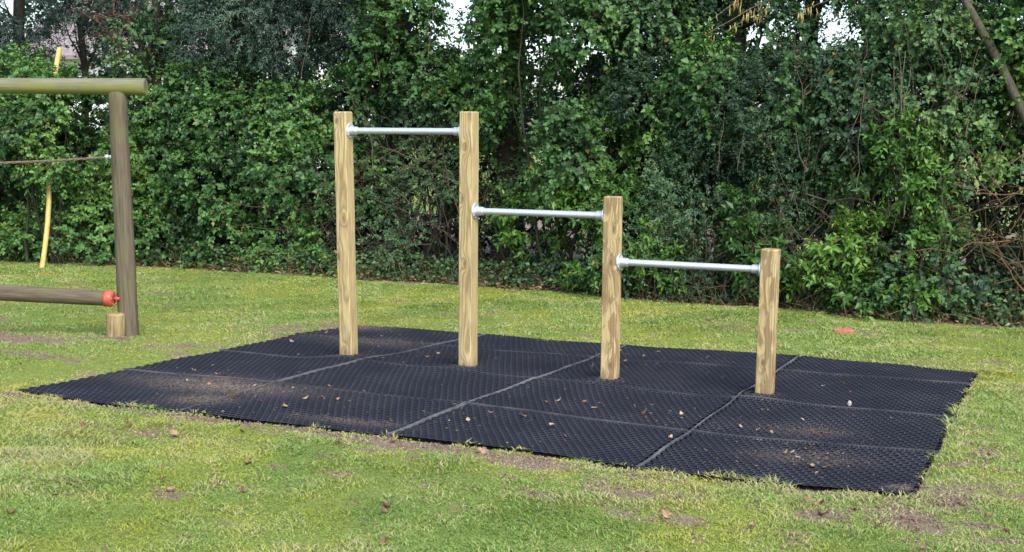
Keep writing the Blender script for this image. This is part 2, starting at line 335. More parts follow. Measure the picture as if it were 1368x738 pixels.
# ------------------------------------------------------------------ the rubber mat: sixteen honeycomb tiles
mat_root = thing('safety_mat', 'large black honeycomb rubber safety mat laid on the lawn under the bars', 'safety mat')
def tile(r, c):
    q = [(GX[r, c], GY[r, c]), (GX[r, c + 1], GY[r, c + 1]), (GX[r + 1, c + 1], GY[r + 1, c + 1]), (GX[r + 1, c], GY[r + 1, c])]
    q = [np.array(a) for a in q]; W = np.linalg.norm(q[1] - q[0]); H = np.linalg.norm(q[3] - q[0])
    rg = np.random.default_rng(r * 7 + c); ca = rg.uniform(-.002, .007, 4)
    def to(s, tt, dz):
        s = s / W; tt = tt / H
        wob = .004 * np.sin(tt * 7 + r) * (4 * s * (1 - s) * 0 + 1)
        x = (1 - s) * (1 - tt) * q[0][0] + s * (1 - tt) * q[1][0] + s * tt * q[2][0] + (1 - s) * tt * q[3][0] + wob
        y = (1 - s) * (1 - tt) * q[0][1] + s * (1 - tt) * q[1][1] + s * tt * q[2][1] + (1 - s) * tt * q[3][1] + .005 * np.sin(s * 9 + c)
        lift = ca[0] * np.exp(-s / .12) + ca[1] * np.exp(-(1 - s) / .12) + ca[2] * np.exp(-tt / .12) + ca[3] * np.exp(-(1 - tt) / .12)
        return np.stack([x, y, base_z(x, y) + .003 + dz + lift], -1)
    T = .023; b1, b2 = .0075, .005
    hx = (W - 2 * b1) / max(1, round((W - 2 * b1) / .050)); hy = (H - 2 * b2) / max(1, round((H - 2 * b2) / .0433)); nxh = round((W - 2 * b1) / hx); nyh = round((H - 2 * b2) / hy)
    cs = []
    for j in range(nyh):
        for i in range(nxh - (j % 2)):
            cs.append((b1 + (i + .5 + .5 * (j % 2)) * hx, b2 + (j + .5) * hy))
    cs = np.array(cs)
    # keep clear of the posts that stand through the mat
    w0 = to(cs[:, 0], cs[:, 1], 0)
    keep = np.ones(len(cs), bool)
    for px in POSTX: keep &= ~((abs(w0[:, 0] - px) < .066) & (abs(w0[:, 1] - POSTY) < .064))
    cs = cs[keep]
    ang = np.array([90, 30, -30, -90, -150, 150]) * math.pi / 180
    hxv = np.array([[0, hy * 2 / 3], [hx / 2, hy / 3], [hx / 2, -hy / 3], [0, -hy * 2 / 3], [-hx / 2, -hy / 3], [-hx / 2, hy / 3]])
    n = len(cs)
    outer = cs[:, None, :] + hxv[None] * 1.0; inner = cs[:, None, :] + hxv[None] * .875
    V = [to(a[..., 0].ravel(), a[..., 1].ravel(), z).reshape(n, 6, 3) for a, z in ((outer, T), (inner, T + .0012), (inner * 1.0, 0.0))]
    verts = np.concatenate(V, 1).reshape(-1, 3)
    F = []
    for k in range(6):
        k2 = (k + 1) % 6
        F += [[k2, k, 6 + k, 6 + k2], [6 + k2, 6 + k, 12 + k, 12 + k2]]
    F = np.array(F)[None] + (np.arange(n) * 18)[:, None, None]
    d = np.clip(blob(verts[:, 0], verts[:, 1], FILL), 0, 1)
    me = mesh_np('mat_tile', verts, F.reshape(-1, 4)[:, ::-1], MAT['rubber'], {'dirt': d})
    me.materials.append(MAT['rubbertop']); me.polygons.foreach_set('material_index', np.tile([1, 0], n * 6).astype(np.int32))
    o = link('mat_tile', me, mat_root)
    # rim: a raised band on the sides that meet another tile; the outside of the mat is cut through the cells
    S = 48
    sides = [(0, c > 0), (1, c < 3), (2, r > 0), (3, r < 3)]
    for sd_, on in sides:
        if not on: continue
        wd_ = (.0065 if 0 < c + sd_ > 1 else .005) if sd_ < 2 else .0038
        prof = [(.0012, 0.), (.0012, T + .003), (.003, T + .0055), (wd_ - .001, T + .0055), (wd_, T + .001), (wd_, .004)]; vs = []
        for a_, z in prof:
            if sd_ == 0: p = np.stack([np.full(S, a_), np.linspace(0, H, S)], -1)
            elif sd_ == 1: p = np.stack([np.full(S, W - a_), np.linspace(0, H, S)], -1)
            elif sd_ == 2: p = np.stack([np.linspace(0, W, S), np.full(S, a_)], -1)
            else: p = np.stack([np.linspace(0, W, S), np.full(S, H - a_)], -1)
            vs.append(to(p[:, 0], p[:, 1], z + (.0 if sd_ < 2 else -.0008)))
        vs = np.concatenate(vs); i0 = np.arange(S - 1)
        fs = np.concatenate([np.stack([k * S + i0, k * S + i0 + 1, (k + 1) * S + i0 + 1, (k + 1) * S + i0], -1) for k in range(len(prof) - 1)])
        d = np.clip(blob(vs[:, 0], vs[:, 1], FILL), 0, 1) * .6
        link('rim', mesh_np('rim', vs, fs, MAT['rim' if (sd_ == 0 and c > 1) or (sd_ == 1 and c > 0) else 'rimrow'], {'dirt': d}), o)
for r in range(4):
    for c in range(4): tile(r, c)

# ------------------------------------------------------------------ pull-up bars
bars = thing('pull_up_bars', 'stepped pull-up bars of four square pine posts and three galvanised tubes', 'pull-up bars', (0, 0, 0))
HT = (1.905, 1.905, 1.325, 1.01); PW = .0535
def post_mesh(h, k):
    rg = np.random.default_rng(k); ch = .006
    sec = [(-PW, -PW + ch), (-PW + ch, -PW), (PW - ch, -PW), (PW, -PW + ch), (PW, PW - ch), (PW - ch, PW), (-PW + ch, PW), (-PW, PW - ch)]
    zs = list(np.linspace(-.3, h - .008, 14)); vs = []
    for z in zs: 
        a, b = rg.normal(0, .0006, 2); vs += [(x + a, y + b, z) for x, y in sec]
    vs += [(x * .90, y * .90, h) for x, y in sec]; n = 15
    fs = [(i * 8 + k2, i * 8 + (k2 + 1) % 8, (i + 1) * 8 + (k2 + 1) % 8, (i + 1) * 8 + k2) for i in range(n - 1) for k2 in range(8)] + [tuple(range((n - 1) * 8, n * 8))]
    me = bpy.data.meshes.new('post'); me.from_pydata(vs, [], fs); me.materials.append(MAT['post%d' % k]); return me
lean = [(-.019, .004), (.002, 0), (.002, 0), (.014, .003)]
for i, x in enumerate(POSTX):
    p = link('post', post_mesh(HT[i], i), bars, (x, POSTY, 0)); p.rotation_euler = (lean[i][1], lean[i][0], (0.02, -.03, .02, -.02)[i])
    p['label'] = ('tall pine post at the outer end of the highest bar', 'tall pine post between the highest and the middle bar', 'mid-height pine post with dark blotchy grain', 'shortest pine post with dark blotchy grain')[i]
BZ = (1.762, 1.190, .872)
for i in range(3):
    xa, xb, z = POSTX[i] + PW + lean[i][0] * BZ[i] - .001, POSTX[i + 1] - PW + lean[i + 1][0] * BZ[i] + .001, BZ[i]
    m = MB(); m.tube([(xa + .03, POSTY, z), (xb - .03, POSTY, z)], .0235, 24, cap=False)
    b = m.build('bar', MAT['galv'], bars)
    for s, x in ((1, xa), (-1, xb)):
        m = MB()                                  # socket: plate on the post, a collar, a lip
        prof = [(0, .058), (.007, .058), (.010, .055), (.010, .035), (.014, .032), (.064, .0305), (.068, .0285), (.068, .0235)]
        m.tube([(x + s * a, POSTY, z) for a, _ in prof], [q for _, q in prof], 28)
        m.build('flange', MAT['galv'], b, smooth=False)
        for k in range(4):
            a = math.pi / 4 + k * math.pi / 2; m = MB(); yy, zz = POSTY + .045 * math.cos(a), z + .045 * math.sin(a)
            m.tube([(x + s * .009, yy, zz), (x + s * .016, yy, zz)], .007, 6); m.build('bolt', MAT['bolt'], b, smooth=False)

# ------------------------------------------------------------------ wooden trail frame at the left
fr = thing('rope_walk_frame', 'weathered round-log rope walk frame with mossy beam beside the mat', 'climbing frame')
D = Vector((.925, .38, 0)).normalized()
def log(name, p0, p1, r0, r1, mat, n=20, parent=fr, seed=0, rough=.03):
    p0, p1 = Vector(p0), Vector(p1); L = (p1 - p0).length; rg = np.random.default_rng(seed); K = 22; m = MB(); vs = []; fs = []
    ring = [(0, .86)] + [(.012 / L, 1)] + [(q, 1) for q in np.linspace(.04, .96, K)] + [(1 - .012 / L, 1), (1, .86)]
    ph = rg.uniform(0, 6, 6)
    for tq, sc in ring:
        rr = (r0 + (r1 - r0) * tq) * sc
        for k in range(n):
            a = 2 * math.pi * k / n; q = rr * (1 + rough * (math.sin(a * 2 + ph[0] + tq * 2) + .6 * math.sin(a * 3 + ph[1]) * math.sin(tq * 9 + ph[2])))
            vs.append((q * math.cos(a), q * math.sin(a), tq * L))
    R_ = len(ring)
    fs = [(i * n + k, i * n + (k + 1) % n, (i + 1) * n + (k + 1) % n, (i + 1) * n + k) for i in range(R_ - 1) for k in range(n)] + [tuple(range(n))[::-1], tuple(range((R_ - 1) * n, R_ * n))]
    m.add(vs, fs); o = m.build(name, mat, parent); o.location = p0; o.rotation_euler = (p1 - p0).to_track_quat('Z', 'Y').to_euler(); return o
B0 = Vector((-2.39, 2.19, 0)); T0 = Vector((-2.46, 2.19, 2.072)); LEN = 3.6
B1 = B0 - D * LEN; T1 = T0 - D * LEN
log('post', B0 - Vector((0, 0, .4)), T0, .084, .074, MAT['logwood'], seed=1)
log('post', B1 - Vector((0, 0, .4)), T1, .084, .074, MAT['logwood'], seed=2)
pb = T0 + Vector((0, 0, .045))
log('top_beam', pb - D * (LEN + .25), pb + D * .245, .060, .071, MAT['beamwood'], seed=3)
st = Vector((-2.44, 2.075, 0)); log('stub_post', st - Vector((0, 0, .3)), st + Vector((0, 0, .215)), .078, .076, MAT['stubwood'], seed=4, rough=.05)
st2 = B1 + (st - B0); log('stub_post', st2 - Vector((0, 0, .3)), st2 + Vector((0, 0, .215)), .078, .076, MAT['stubwood'], seed=5, rough=.05)
la = Vector((-2.475, 2.09, .335)); lb = la - D * (LEN - .35) + Vector((0, 0, .13))
bl = log('balance_log', lb, la - D * .05, .080, .062, MAT['logwood'], seed=6)
for p, d in ((la, D), (lb, -D)):
    m = MB(); pr_ = [(-.07, .063), (-.07, .068), (-.045, .070), (-.012, .069), (.0, .062), (.008, .04), (.008, .02)]
    m.tube([p + d * a for a, _ in pr_], [q for _, q in pr_], 20)
    m.tube([p + d * .0, p + d * .06], .014, 8)
    for k in range(5):
        a = k * 2 * math.pi / 5; sidev = d.cross(Vector((0, 0, 1))).normalized(); c_ = p + (sidev * math.cos(a) + Vector((0, 0, 1)) * math.sin(a)) * .05
        m.tube([c_ - d * .01, c_ + d * .012], .010, 6)
    m.build('end_cap', MAT['redplastic'], fr)['label'] = 'red plastic end cap on the low log'
ra = T0.lerp(B0, .262) + Vector((-.07, -.03, 0)); rb = ra - D * (LEN - .14); pts = []
for k in range(33):
    q = k / 32; p = ra.lerp(rb, q); p.z -= .075 * (1 - (2 * q - 1) ** 2); pts.append(p)
m = MB()
for st_ in range(3):
    sp = []
    for k in range(129):
        q = k / 128 * 32; i = min(int(q), 31); p = pts[i].lerp(pts[i + 1], q - i); a = q * 3.0 + st_ * 2.094
        sp.append(p + Vector((.4 * math.cos(a), .9 * math.cos(a), math.sin(a))) * .006)
    m.tube(sp, .006, 5)
rp = m.build('rope', MAT['rope'], fr)
m = MB(); m.tube([ra + D * .03, ra - D * .03], [.017, .015], 10); m.tube([ra - D * .03, ra - D * .055], [.02, .02], 10)
m.build('rope_ferrule', MAT['galv'], fr)

# ------------------------------------------------------------------ yellow sleeve on a slanting stay
m = MB(); yp = [(-7.0, 5.78, -.25), (-7.02, 5.85, .004), (-7.055, 5.95, .287), (-7.09, 6.04, .565), (-7.145, 6.13, .849), (-7.213, 6.21, 1.123), (-7.35, 6.42, 1.79), (-7.47, 6.62, 2.42), (-7.49, 6.75, 2.82)]
m.tube(yp, .032, 12)
ysl = tag(link('stay_guard', None), 'slanting yellow plastic sleeve rising through the ivy hedge behind the log frame', 'stay guard')
m.build('sleeve', MAT['yellow'], ysl)

# ------------------------------------------------------------------ brick in the grass
import bmesh
bm = bmesh.new(); bmesh.ops.create_cube(bm, size=1); bmesh.ops.scale(bm, vec=(.17, .10, .062), verts=bm.verts)
bmesh.ops.bevel(bm, geom=bm.edges[:], offset=.006, segments=2, affect='EDGES'); bmesh.ops.subdivide_edges(bm, edges=[e for e in bm.edges if e.calc_length() > .04], cuts=5, use_grid_fill=True)
rg = np.random.default_rng(5)
for v in bm.verts: v.co += Vector(rg.normal(0, .0012, 3))
me = bpy.data.meshes.new('broken_brick'); bm.to_mesh(me); bm.free(); me.materials.append(MAT['brick'])
bk = link('broken_brick', me, loc=(3.06, 5.12, .03)); bk.rotation_euler = (.05, -.06, .35)
tag(bk, 'small red brick lying on the grass in front of the hedge', 'brick')

# ------------------------------------------------------------------ leaves
def leaf_arrays(P, A, N, L, W, fold=.12, droop=.12, simple=False):
    """folded pointed leaves, four triangles each"""
    n = len(P); A = unit(A); N = unit(N - A * (N * A).sum(1, keepdims=True)); S = np.cross(A, N)
    L = L[:, None]; W = W[:, None]
    mid = P + A * L * .46; b = P; l = P + A * L * .40 + S * W * .5 + N * L * fold; r_ = P + A * L * .40 - S * W * .5 + N * L * fold; tip = P + A * L - N * L * droop
    if simple:
        f = np.array([[0, 1, 2], [0, 2, 3]])[None] + (np.arange(n) * 4)[:, None, None]
        return np.stack([b, l, tip, r_], 1).reshape(-1, 3), f.reshape(-1, 3)
    v = np.stack([b, l, mid, r_, tip], 1).reshape(-1, 3)
    f = np.array([[0, 1, 2], [0, 2, 3], [1, 4, 2], [2, 4, 3]])[None] + (np.arange(n) * 5)[:, None, None]
    return v, f.reshape(-1, 3)

KIND = {  # leaf length, width ratio, leaves per spray, spray length, sprays per m2, material
    'ivy': (.066, .80, 13, .22, 88, 'ivy'), 'ivydark': (.06, .78, 12, .22, 80, 'ivydark'), 'laurel': (.088, .44, 13, .20, 92, 'laurel'),
    'privet': (.042, .52, 18, .22, 100, 'privet'), 'conifer': (.055, .30, 22, .26, 80, 'conifer'), 'back': (.085, .7, 10, .28, 30, 'ivydark')}

def foliage(name, parent, lobes, kind, seed, dens=1., gap=-.55, gapf=1.5, zmin=.03, tint=.0, shell=.38, front=True):
    rg = np.random.default_rng(seed); L0, WR, NL, SL, DN, mt = KIND[kind]; gn = Noise(seed + 100, gapf); tn = Noise(seed + 200, 1.6); bn = Noise(seed + 300, 2.2)
    allp = []; alld = []
    for i, (cx, cy, cz, rx, ry, rz) in enumerate(lobes):
        area = 4 * math.pi * (((rx * ry) ** 1.6 + (rx * rz) ** 1.6 + (ry * rz) ** 1.6) / 3) ** (1 / 1.6)
        n = int(area * DN * dens * 1.5); d = unit(rg.normal(size=(n, 3)))
        if front:
            fr_ = d @ np.array([.1, -.95, .25]); d = d[rg.random(n) < np.where(fr_ > -.1, 1, .3)]
        c = np.array([cx, cy, cz]); q = np.array([rx, ry, rz]); sc = 1 - shell * rg.random(len(d)) ** 1.7
        sc = sc * (1 + .13 * bn(c + d * q))
        p = c + d * q * sc[:, None]
        ok = (p[:, 2] > zmin) & (gn(p) > gap)
        for j, (ax, ay, az, sx_, sy_, sz_) in enumerate(lobes):
            if j != i: ok &= (((p - [ax, ay, az]) / [sx_, sy_, sz_]) ** 2).sum(1) > .40
        allp.append(p[ok]); alld.append(unit(d[ok] / q))
    p = np.concatenate(allp); d = np.concatenate(alld); n = len(p)
    sdir = unit(d * .7 + rg.normal(size=(n, 3)) * .45 + [0, -.08, .12])
    sl_ = SL * rg.uniform(.6, 1.4, n); hang = rg.uniform(.0, .5, n)
    tq = (np.arange(NL) + .6) / NL
    base = p[:, None] + sdir[:, None] * (sl_[:, None] * tq)[..., None]; base[..., 2] -= (hang * sl_)[:, None] * tq ** 2
    perp = unit(np.cross(sdir, rg.normal(size=(n, 3)))); perp2 = np.cross(sdir, perp)
    az = (np.arange(NL) * 2.4)[None] + rg.uniform(0, 6.28, (n, 1)) + rg.normal(0, .4, (n, NL))
    rad = perp[:, None] * np.cos(az)[..., None] + perp2[:, None] * np.sin(az)[..., None]
    ax_ = unit(sdir[:, None] * (.35 + .5 * tq)[None, :, None] + rad * .85 + np.array([0, 0, -.30]) + rg.normal(size=(n, NL, 3)) * .15)
    nm = unit(np.array([0, 0, .65]) + d[:, None] * .75 + rg.normal(size=(n, NL, 3)) * .33)
    ln = L0 * rg.uniform(.65, 1.3, (n, 1)) * rg.uniform(.65, 1.25, (n, NL)) * (1.0 - .25 * tq)
    bt = np.clip(.42 + tint + .21 * tn(p)[:, None] + rg.normal(0, .07, (n, 1)) + rg.normal(0, .10, (n, NL)) + .12 * (tq - .5)[None], 0, .9)
    bt = np.where(rg.random((n, NL)) < .012, 1., bt)
    base = base.reshape(-1, 3); kz = (base[:, 2] > .015) & ((base[:, 2] < 3.8) | (rg.random(len(base)) < .55)); sim = kind != 'laurel'
    v, f = leaf_arrays(base[kz], ax_.reshape(-1, 3)[kz], nm.reshape(-1, 3)[kz], ln.ravel()[kz], ln.ravel()[kz] * WR * rg.uniform(.8, 1.2, n * NL)[kz], simple=sim)
    me = mesh_np(name, v, f, MAT[mt], {'tint': np.repeat(bt.ravel()[kz], 4 if sim else 5)})
    o = link(name, me, parent)
    return o, p

def wander(rg, a, b, k=6, amp=.08):
    a, b = np.array(a, float), np.array(b, float); L = np.linalg.norm(b - a); off = np.cumsum(rg.normal(0, amp * L / k, (k + 1, 3)), 0); off -= np.linspace(0, 1, k + 1)[:, None] * off[-1]; off -= off[0] * (1 - np.linspace(0, 1, k + 1))[:, None]
    return [tuple(a + (b - a) * t_ + o_) for t_, o_ in zip(np.linspace(0, 1, k + 1), off)]

def stems(name, parent, rg, base, targets, r0, mat, n=5, k=6, spread=.15, amp=.1):
    m = MB()
    for q in targets:
        b = (base[0] + rg.normal(0, spread), base[1] + rg.normal(0, spread * .5), -.08); rr = r0 * rg.uniform(.6, 1.2)
        m.tube(wander(rg, b, q, k, amp), list(np.linspace(rr, rr * .25, k + 1)), n, cap=False)
    return m.build(name, mat, parent)

def shrub(name, label, lobes, kind, seed, group=None, nst=14, cat='shrub', r0=.022, **kw):
    rg = np.random.default_rng(seed)
    if group == G1: lobes = [(l[0], l[1] + float(hedge_y(l[0])) - 6.45, *l[2:]) for l in lobes]
    L = np.array(lobes); cx, cy = L[:, 0].mean(), L[:, 1].mean()
    root = thing(name, label, cat, (0, 0, 0), group)
    o, p = foliage('foliage', root, lobes, kind, seed, **kw)
    tg = p[rg.choice(len(p), min(nst, len(p)), replace=False)] if len(p) else []
    stems('stems', root, rg, (cx, cy + .1), tg, r0, MAT['bark'], spread=.25 * (L[:, 0].max() - L[:, 0].min() + .5))
    return root

G1 = 'evergreen shrubs of the hedge front'; G2 = 'dark shrubs at the back of the hedge'; G3 = 'trees rising out of the hedge'
def hedge_lobes(seed, x0, x1, y0, ztop, depth=.75, nw=3, nh=3):
    rg = np.random.default_rng(seed); out = []
    for j in range(nh):
        for i in range(nw):
            fx = (i + .5 + rg.uniform(-.25, .25)) / nw; z = ztop * (j + .45 + rg.uniform(-.15, .15)) / nh
            out.append((x0 + (x1 - x0) * fx, y0 + rg.uniform(-.12, .18) + .08 * j, z, (x1 - x0) / nw * rg.uniform(.6, .85), depth * rg.uniform(.75, 1.05), ztop / nh * rg.uniform(.6, .85)))
    return out
Y0 = 7.05
shrub('ivy_hedge', 'leafy ivy hedge section at the far end beyond the yellow sleeve', hedge_lobes(1, -11.6, -8.9, Y0, 2.5), 'ivy', 31, G1, dens=.7, cat='hedge')
shrub('ivy_hedge', 'leafy ivy hedge section right behind the yellow sleeve', hedge_lobes(2, -8.9, -6.5, Y0 + .02, 2.45) + [(-7.6, 6.6, 1.95, .6, .62, .45), (-7.05, 6.55, 1.6, .5, .62, .42), (-7.45, 6.6, 1.55, .5, .62, .38), (-6.95, 6.6, 2.0, .5, .55, .4), (-7.25, 6.5, 1.55, .5, .72, .30), (-7.3, 6.6, 1.95, .5, .66, .34)], 'ivy', 32, G1, tint=.05, cat='hedge')
shrub('ivy_hedge', 'leafy ivy hedge section just behind the mossy beam end', hedge_lobes(3, -6.5, -4.9, Y0, 2.45, nw=2), 'ivy', 33, G1, tint=.03, cat='hedge')
shrub('ivy_hedge', 'leafy ivy hedge section with yellowish top below the blue-green evergreen', hedge_lobes(4, -4.9, -3.2, Y0 + .02, 2.42, nw=2), 'ivy', 34, G1, gap=-.35, cat='hedge')
shrub('privet_bush', 'thin dark bush full of bare twigs behind the two tallest posts', [(-2.85, 7.25, .5, .6, .6, .55), (-2.1, 7.3, .45, .7, .6, .5), (-2.6, 7.5, 1.3, .7, .5, .6), (-1.8, 7.5, 1.35, .6, .5, .6), (-2.2, 7.5, 2.1, .9, .5, .5)], 'privet', 35, G1, nst=40, dens=.85, gap=-.35)
shrub('ivy_column', 'tall bright ivy mass reaching up between highest and middle bars', [(-1.05, 7.1, 2.9, .62, .6, .7), (-.55, 7.0, 2.1, .7, .65, .6), (-.95, 7.0, 1.45, .6, .65, .5), (-.25, 7.05, 1.5, .6, .65, .55), (-.15, 7.15, 2.75, .6, .6, .7), (-.6, 7.2, 3.6, .8, .6, .6), (.25, 7.1, 2.2, .45, .6, .5)], 'ivy', 36, G1, tint=.03, gap=-.5)
shrub('laurel_bush', 'bright low laurel bush behind the middle bar', [(-.75, 6.85, .78, .42, .38, .30), (-.25, 6.8, .88, .42, .38, .28), (.25, 6.8, .95, .38, .36, .28), (.05, 6.62, .42, .30, .28, .24), (.5, 6.75, .62, .36, .34, .30), (.75, 6.7, .38, .32, .3, .24)], 'laurel', 37, G1, gap=-.4, gapf=2.6)
shrub('privet_bush', 'broad dense dark small-leaved bush behind the lowest bar', hedge_lobes(8, .15, 2.35, Y0 + .1, 2.55, nw=3), 'privet', 38, G1, dens=1.15, tint=.02, gap=-.75)
shrub('laurel_bush', 'small bright laurel sprays behind the shortest post', [(1.95, 6.72, .95, .32, .28, .22), (2.2, 6.68, .62, .28, .26, .24), (1.85, 6.68, .55, .24, .24, .2), (2.3, 6.8, 1.15, .2, .22, .16)], 'laurel', 39, G1, gap=-.2, gapf=3)
shrub('ivy_hedge', 'patchy ivy hedge section with hanging brown stems near the red brick', hedge_lobes(10, 2.35, 3.75, Y0 + .12, 2.5, nw=2), 'ivydark', 40, G1, gap=-.3, tint=.08, cat='hedge')
shrub('laurel_bush', 'bright low laurel bush arching over a dark hollow behind the brick', [(2.55, 6.72, .45, .24, .28, .26), (2.75, 6.68, .70, .26, .28, .2), (3.1, 6.66, .80, .30, .28, .17), (3.45, 6.7, .72, .26, .28, .2), (3.65, 6.75, .88, .22, .24, .14), (3.0, 6.62, .26, .34, .28, .16), (3.45, 6.66, .26, .24, .28, .2)], 'laurel', 41, G1, gap=-.6, gapf=2.6)
shrub('ivy_hedge', 'dark ivy hedge section beside the tangle of brown dead stems', hedge_lobes(12, 3.7, 4.75, Y0 + .18, 2.7, nw=2), 'ivydark', 42, G1, gap=-.05, tint=.05, cat='hedge')
shrub('laurel_bush', 'upright bright laurel spray hanging high in the patchy hedge', [(3.35, 6.68, 1.5, .16, .22, .16), (3.5, 6.66, 1.3, .2, .22, .18), (3.25, 6.7, 1.75, .22, .22, .12), (2.9, 6.8, 1.35, .2, .2, .1)], 'laurel', 43, G1, gap=-.6, nst=5, tint=-.05)
shrub('ivy_hedge', 'ivy hedge section at the near end past the dead stems', hedge_lobes(14, 4.75, 7.6, Y0 + .1, 2.7), 'ivy', 44, G1, dens=.6, cat='hedge')
def mound(seed, x0, x1, y0, z0, z1, n):
    rg = np.random.default_rng(seed); return [(x0 + (x1 - x0) * (i + .5) / n + rg.normal(0, .08), y0 + rg.uniform(-.1, .15), rg.uniform(z0, z1), (x1 - x0) / n * rg.uniform(.7, 1), rg.uniform(.4, .6), rg.uniform(.25, .42)) for i in range(n)]
shrub('ivy_mass', 'ivy mass climbing over the top of the dense small-leaved bush', mound(1, .1, 1.2, 7.2, 2.2, 2.7, 3) + mound(2, .9, 2.3, 7.25, 2.0, 2.5, 4), 'ivy', 201, G1, gap=-.5, tint=-.02, nst=8)
shrub('ivy_mass', 'ivy mass over the patchy hedge beneath the widest sky patch', mound(3, 2.2, 3.9, 7.2, 2.0, 2.4, 5) + mound(4, 2.9, 3.7, 7.4, 2.6, 2.9, 2), 'ivydark', 202, G1, gap=-.35, tint=.1, nst=8)
shrub('ivy_mass', 'bright ivy mass spilling from the near ivy-clad tree', mound(5, 3.9, 5.0, 7.05, 1.7, 2.3, 4) + mound(6, 4.1, 5.0, 7.1, 2.5, 3.0, 3), 'ivy', 203, G1, gap=-.1, tint=.03, nst=8)
shrub('ivy_mass', 'ivy mass above the highest bar behind its two posts', mound(7, -3.5, -2.0, 7.35, 2.3, 2.7, 4) + mound(8, -2.6, -1.4, 7.3, 2.0, 2.4, 3), 'ivy', 204, G1, gap=-.4, tint=-.02, nst=8)
shrub('ivy_mass', 'shaded ivy filling the hollow between tall ivy mass and small-leaved bush', mound(9, -.4, 1.0, 7.3, 1.2, 2.0, 4) + mound(10, -.2, .8, 7.3, 2.7, 3.3, 3), 'ivydark', 205, G1, gap=-.8, tint=.1, nst=6)
shrub('ivy_mass', 'ivy spray hanging over the middle of the yellow sleeve', [(-7.15, 6.1, 1.32, .30, .2, .2), (-7.3, 6.15, 1.65, .34, .22, .24), (-7.35, 6.3, 2.05, .36, .24, .26), (-7.5, 6.4, 2.35, .3, .22, .16)], 'ivy', 206, G1, gap=-3, tint=.05, nst=6)
# the row behind
BX = [-12, -10.2, -8.5, -6.8, -5.2, -3.6, -1.9, -.2, 1.5, 3.2, 4.9, 6.6]
BT = [2.4, 2.5, 1.9, 2.3, 2.4, 2.3, 2.1, 2.3, 2.2, 2.1, 2.3, 2.3]
BL = ['far past the yellow sleeve', 'behind the far ivy end', 'below the gap that shows the house roof', 'behind the mossy beam', 'below the blue-green evergreen', 'behind the yellowish ivy top', 'behind the thin twiggy bush', 'behind the tall ivy mass', 'behind the dense small-leaved bush', 'behind the patchy hedge', 'behind the dead stems', 'past the near end of the hedge']
for i, x in enumerate(BX):
    shrub('holly_bush', 'dark evergreen bush ' + BL[i], hedge_lobes(50 + i, x - .95, x + .95, 8.5, BT[i], depth=.7, nw=2, nh=2), 'back', 60 + i, G2, nst=8, gap=-1.6, dens=1.3, tint=-.15)

# ------------------------------------------------------------------ trees: trunk, limbs, crown
def tree(name, label, x, y, lean_, h, r, lobes, kind, seed, nlimb=14, mat='bark', **kw):
    rg = np.random.default_rng(seed); root = thing(name, label, 'tree', (0, 0, 0), G3)
    k = 9; pts = wander(rg, (x, y, -.1), (x + lean_[0], y + lean_[1], h), k, .05)
    m = MB(); m.tube(pts, [r * (1.35 if i == 0 else 1) * (1 - .75 * i / k) for i in range(k + 1)], 10); m.build('trunk', MAT[mat], root)
    o, p = foliage('crown', root, lobes, kind, seed, front=False, **kw)
    P = np.array(pts)
    for q in p[rg.choice(len(p), min(nlimb, len(p)), replace=False)]:
        i = int(np.argmin(abs(P[:, 2] - (q[2] - .35 - .4 * rg.random())))); i = min(max(i, 2), k - 1); rr = r * (1 - .75 * i / k) * rg.uniform(.3, .55)
        m = MB(); m.tube(wander(rg, P[i], q, 5, .12), list(np.linspace(rr, .004, 6)), 5, cap=False); m.build('limb', MAT[mat], root)
    return root
def crown(seed, cx, cy, z0, z1, rx, n=7, rr=(.35, .6)):
    rg = np.random.default_rng(seed); out = []
    for i in range(n):
        z = z0 + (z1 - z0) * (i + .5) / n; a = rg.uniform(0, 6.28); e = rg.uniform(.2, 1) * rx; s = rg.uniform(*rr)
        out.append((cx + e * math.cos(a), cy + e * .7 * math.sin(a), z, s * 1.15, s, s * .75))
    return out
tree('thin_tree', 'thin dark tree with bare lower boughs past the yellow sleeve', -9.5, 7.9, (.2, .1), 6, .10, crown(1, -9.6, 7.9, 2.3, 5.6, .7, 8) + [(-9.2, 7.6, 2.5, .5, .4, .35), (-9.9, 7.7, 2.9, .5, .4, .4)], 'conifer', 71, dens=.9)
tree('thin_tree', 'thin dark tree standing by the top of the yellow sleeve', -8.1, 7.9, (-.2, .1), 6, .075, crown(2, -8.2, 7.8, 3.2, 5.6, .6, 7) + [(-8.75, 7.7, 2.6, .45, .4, .3), (-7.75, 7.7, 3.45, .4, .4, .3)], 'conifer', 72, nlimb=26, dens=.9)
tree('evergreen_tree', 'olive-green tree with rusty twigs above the mossy beam', -6.7, 7.7, (0, 0), 5.8, .10, [(-7.05, 7.7, 3.35, .5, .5, .36), (-6.7, 7.5, 2.9, .45, .5, .4), (-6.4, 7.6, 3.4, .55, .5, .4), (-6.6, 7.7, 4.1, .7, .6, .5), (-6.6, 7.7, 4.9, .6, .5, .5)], 'ivydark', 73, dens=.7, gap=-.5)
tree('evergreen_tree', 'dense blue-green evergreen tree above the middle of the ivy hedge', -5.2, 7.8, (0, 0), 6.2, .12, [(-5.7, 7.7, 3.0, .55, .55, .45), (-5.1, 7.6, 3.15, .6, .55, .5), (-4.55, 7.7, 2.9, .5, .5, .42), (-5.5, 7.7, 3.75, .7, .6, .5), (-4.7, 7.7, 3.7, .7, .6, .5), (-5.1, 7.8, 4.6, .8, .7, .6), (-5.1, 7.8, 5.4, .6, .5, .6)], 'conifer', 74, gap=-1.0, tint=.05)
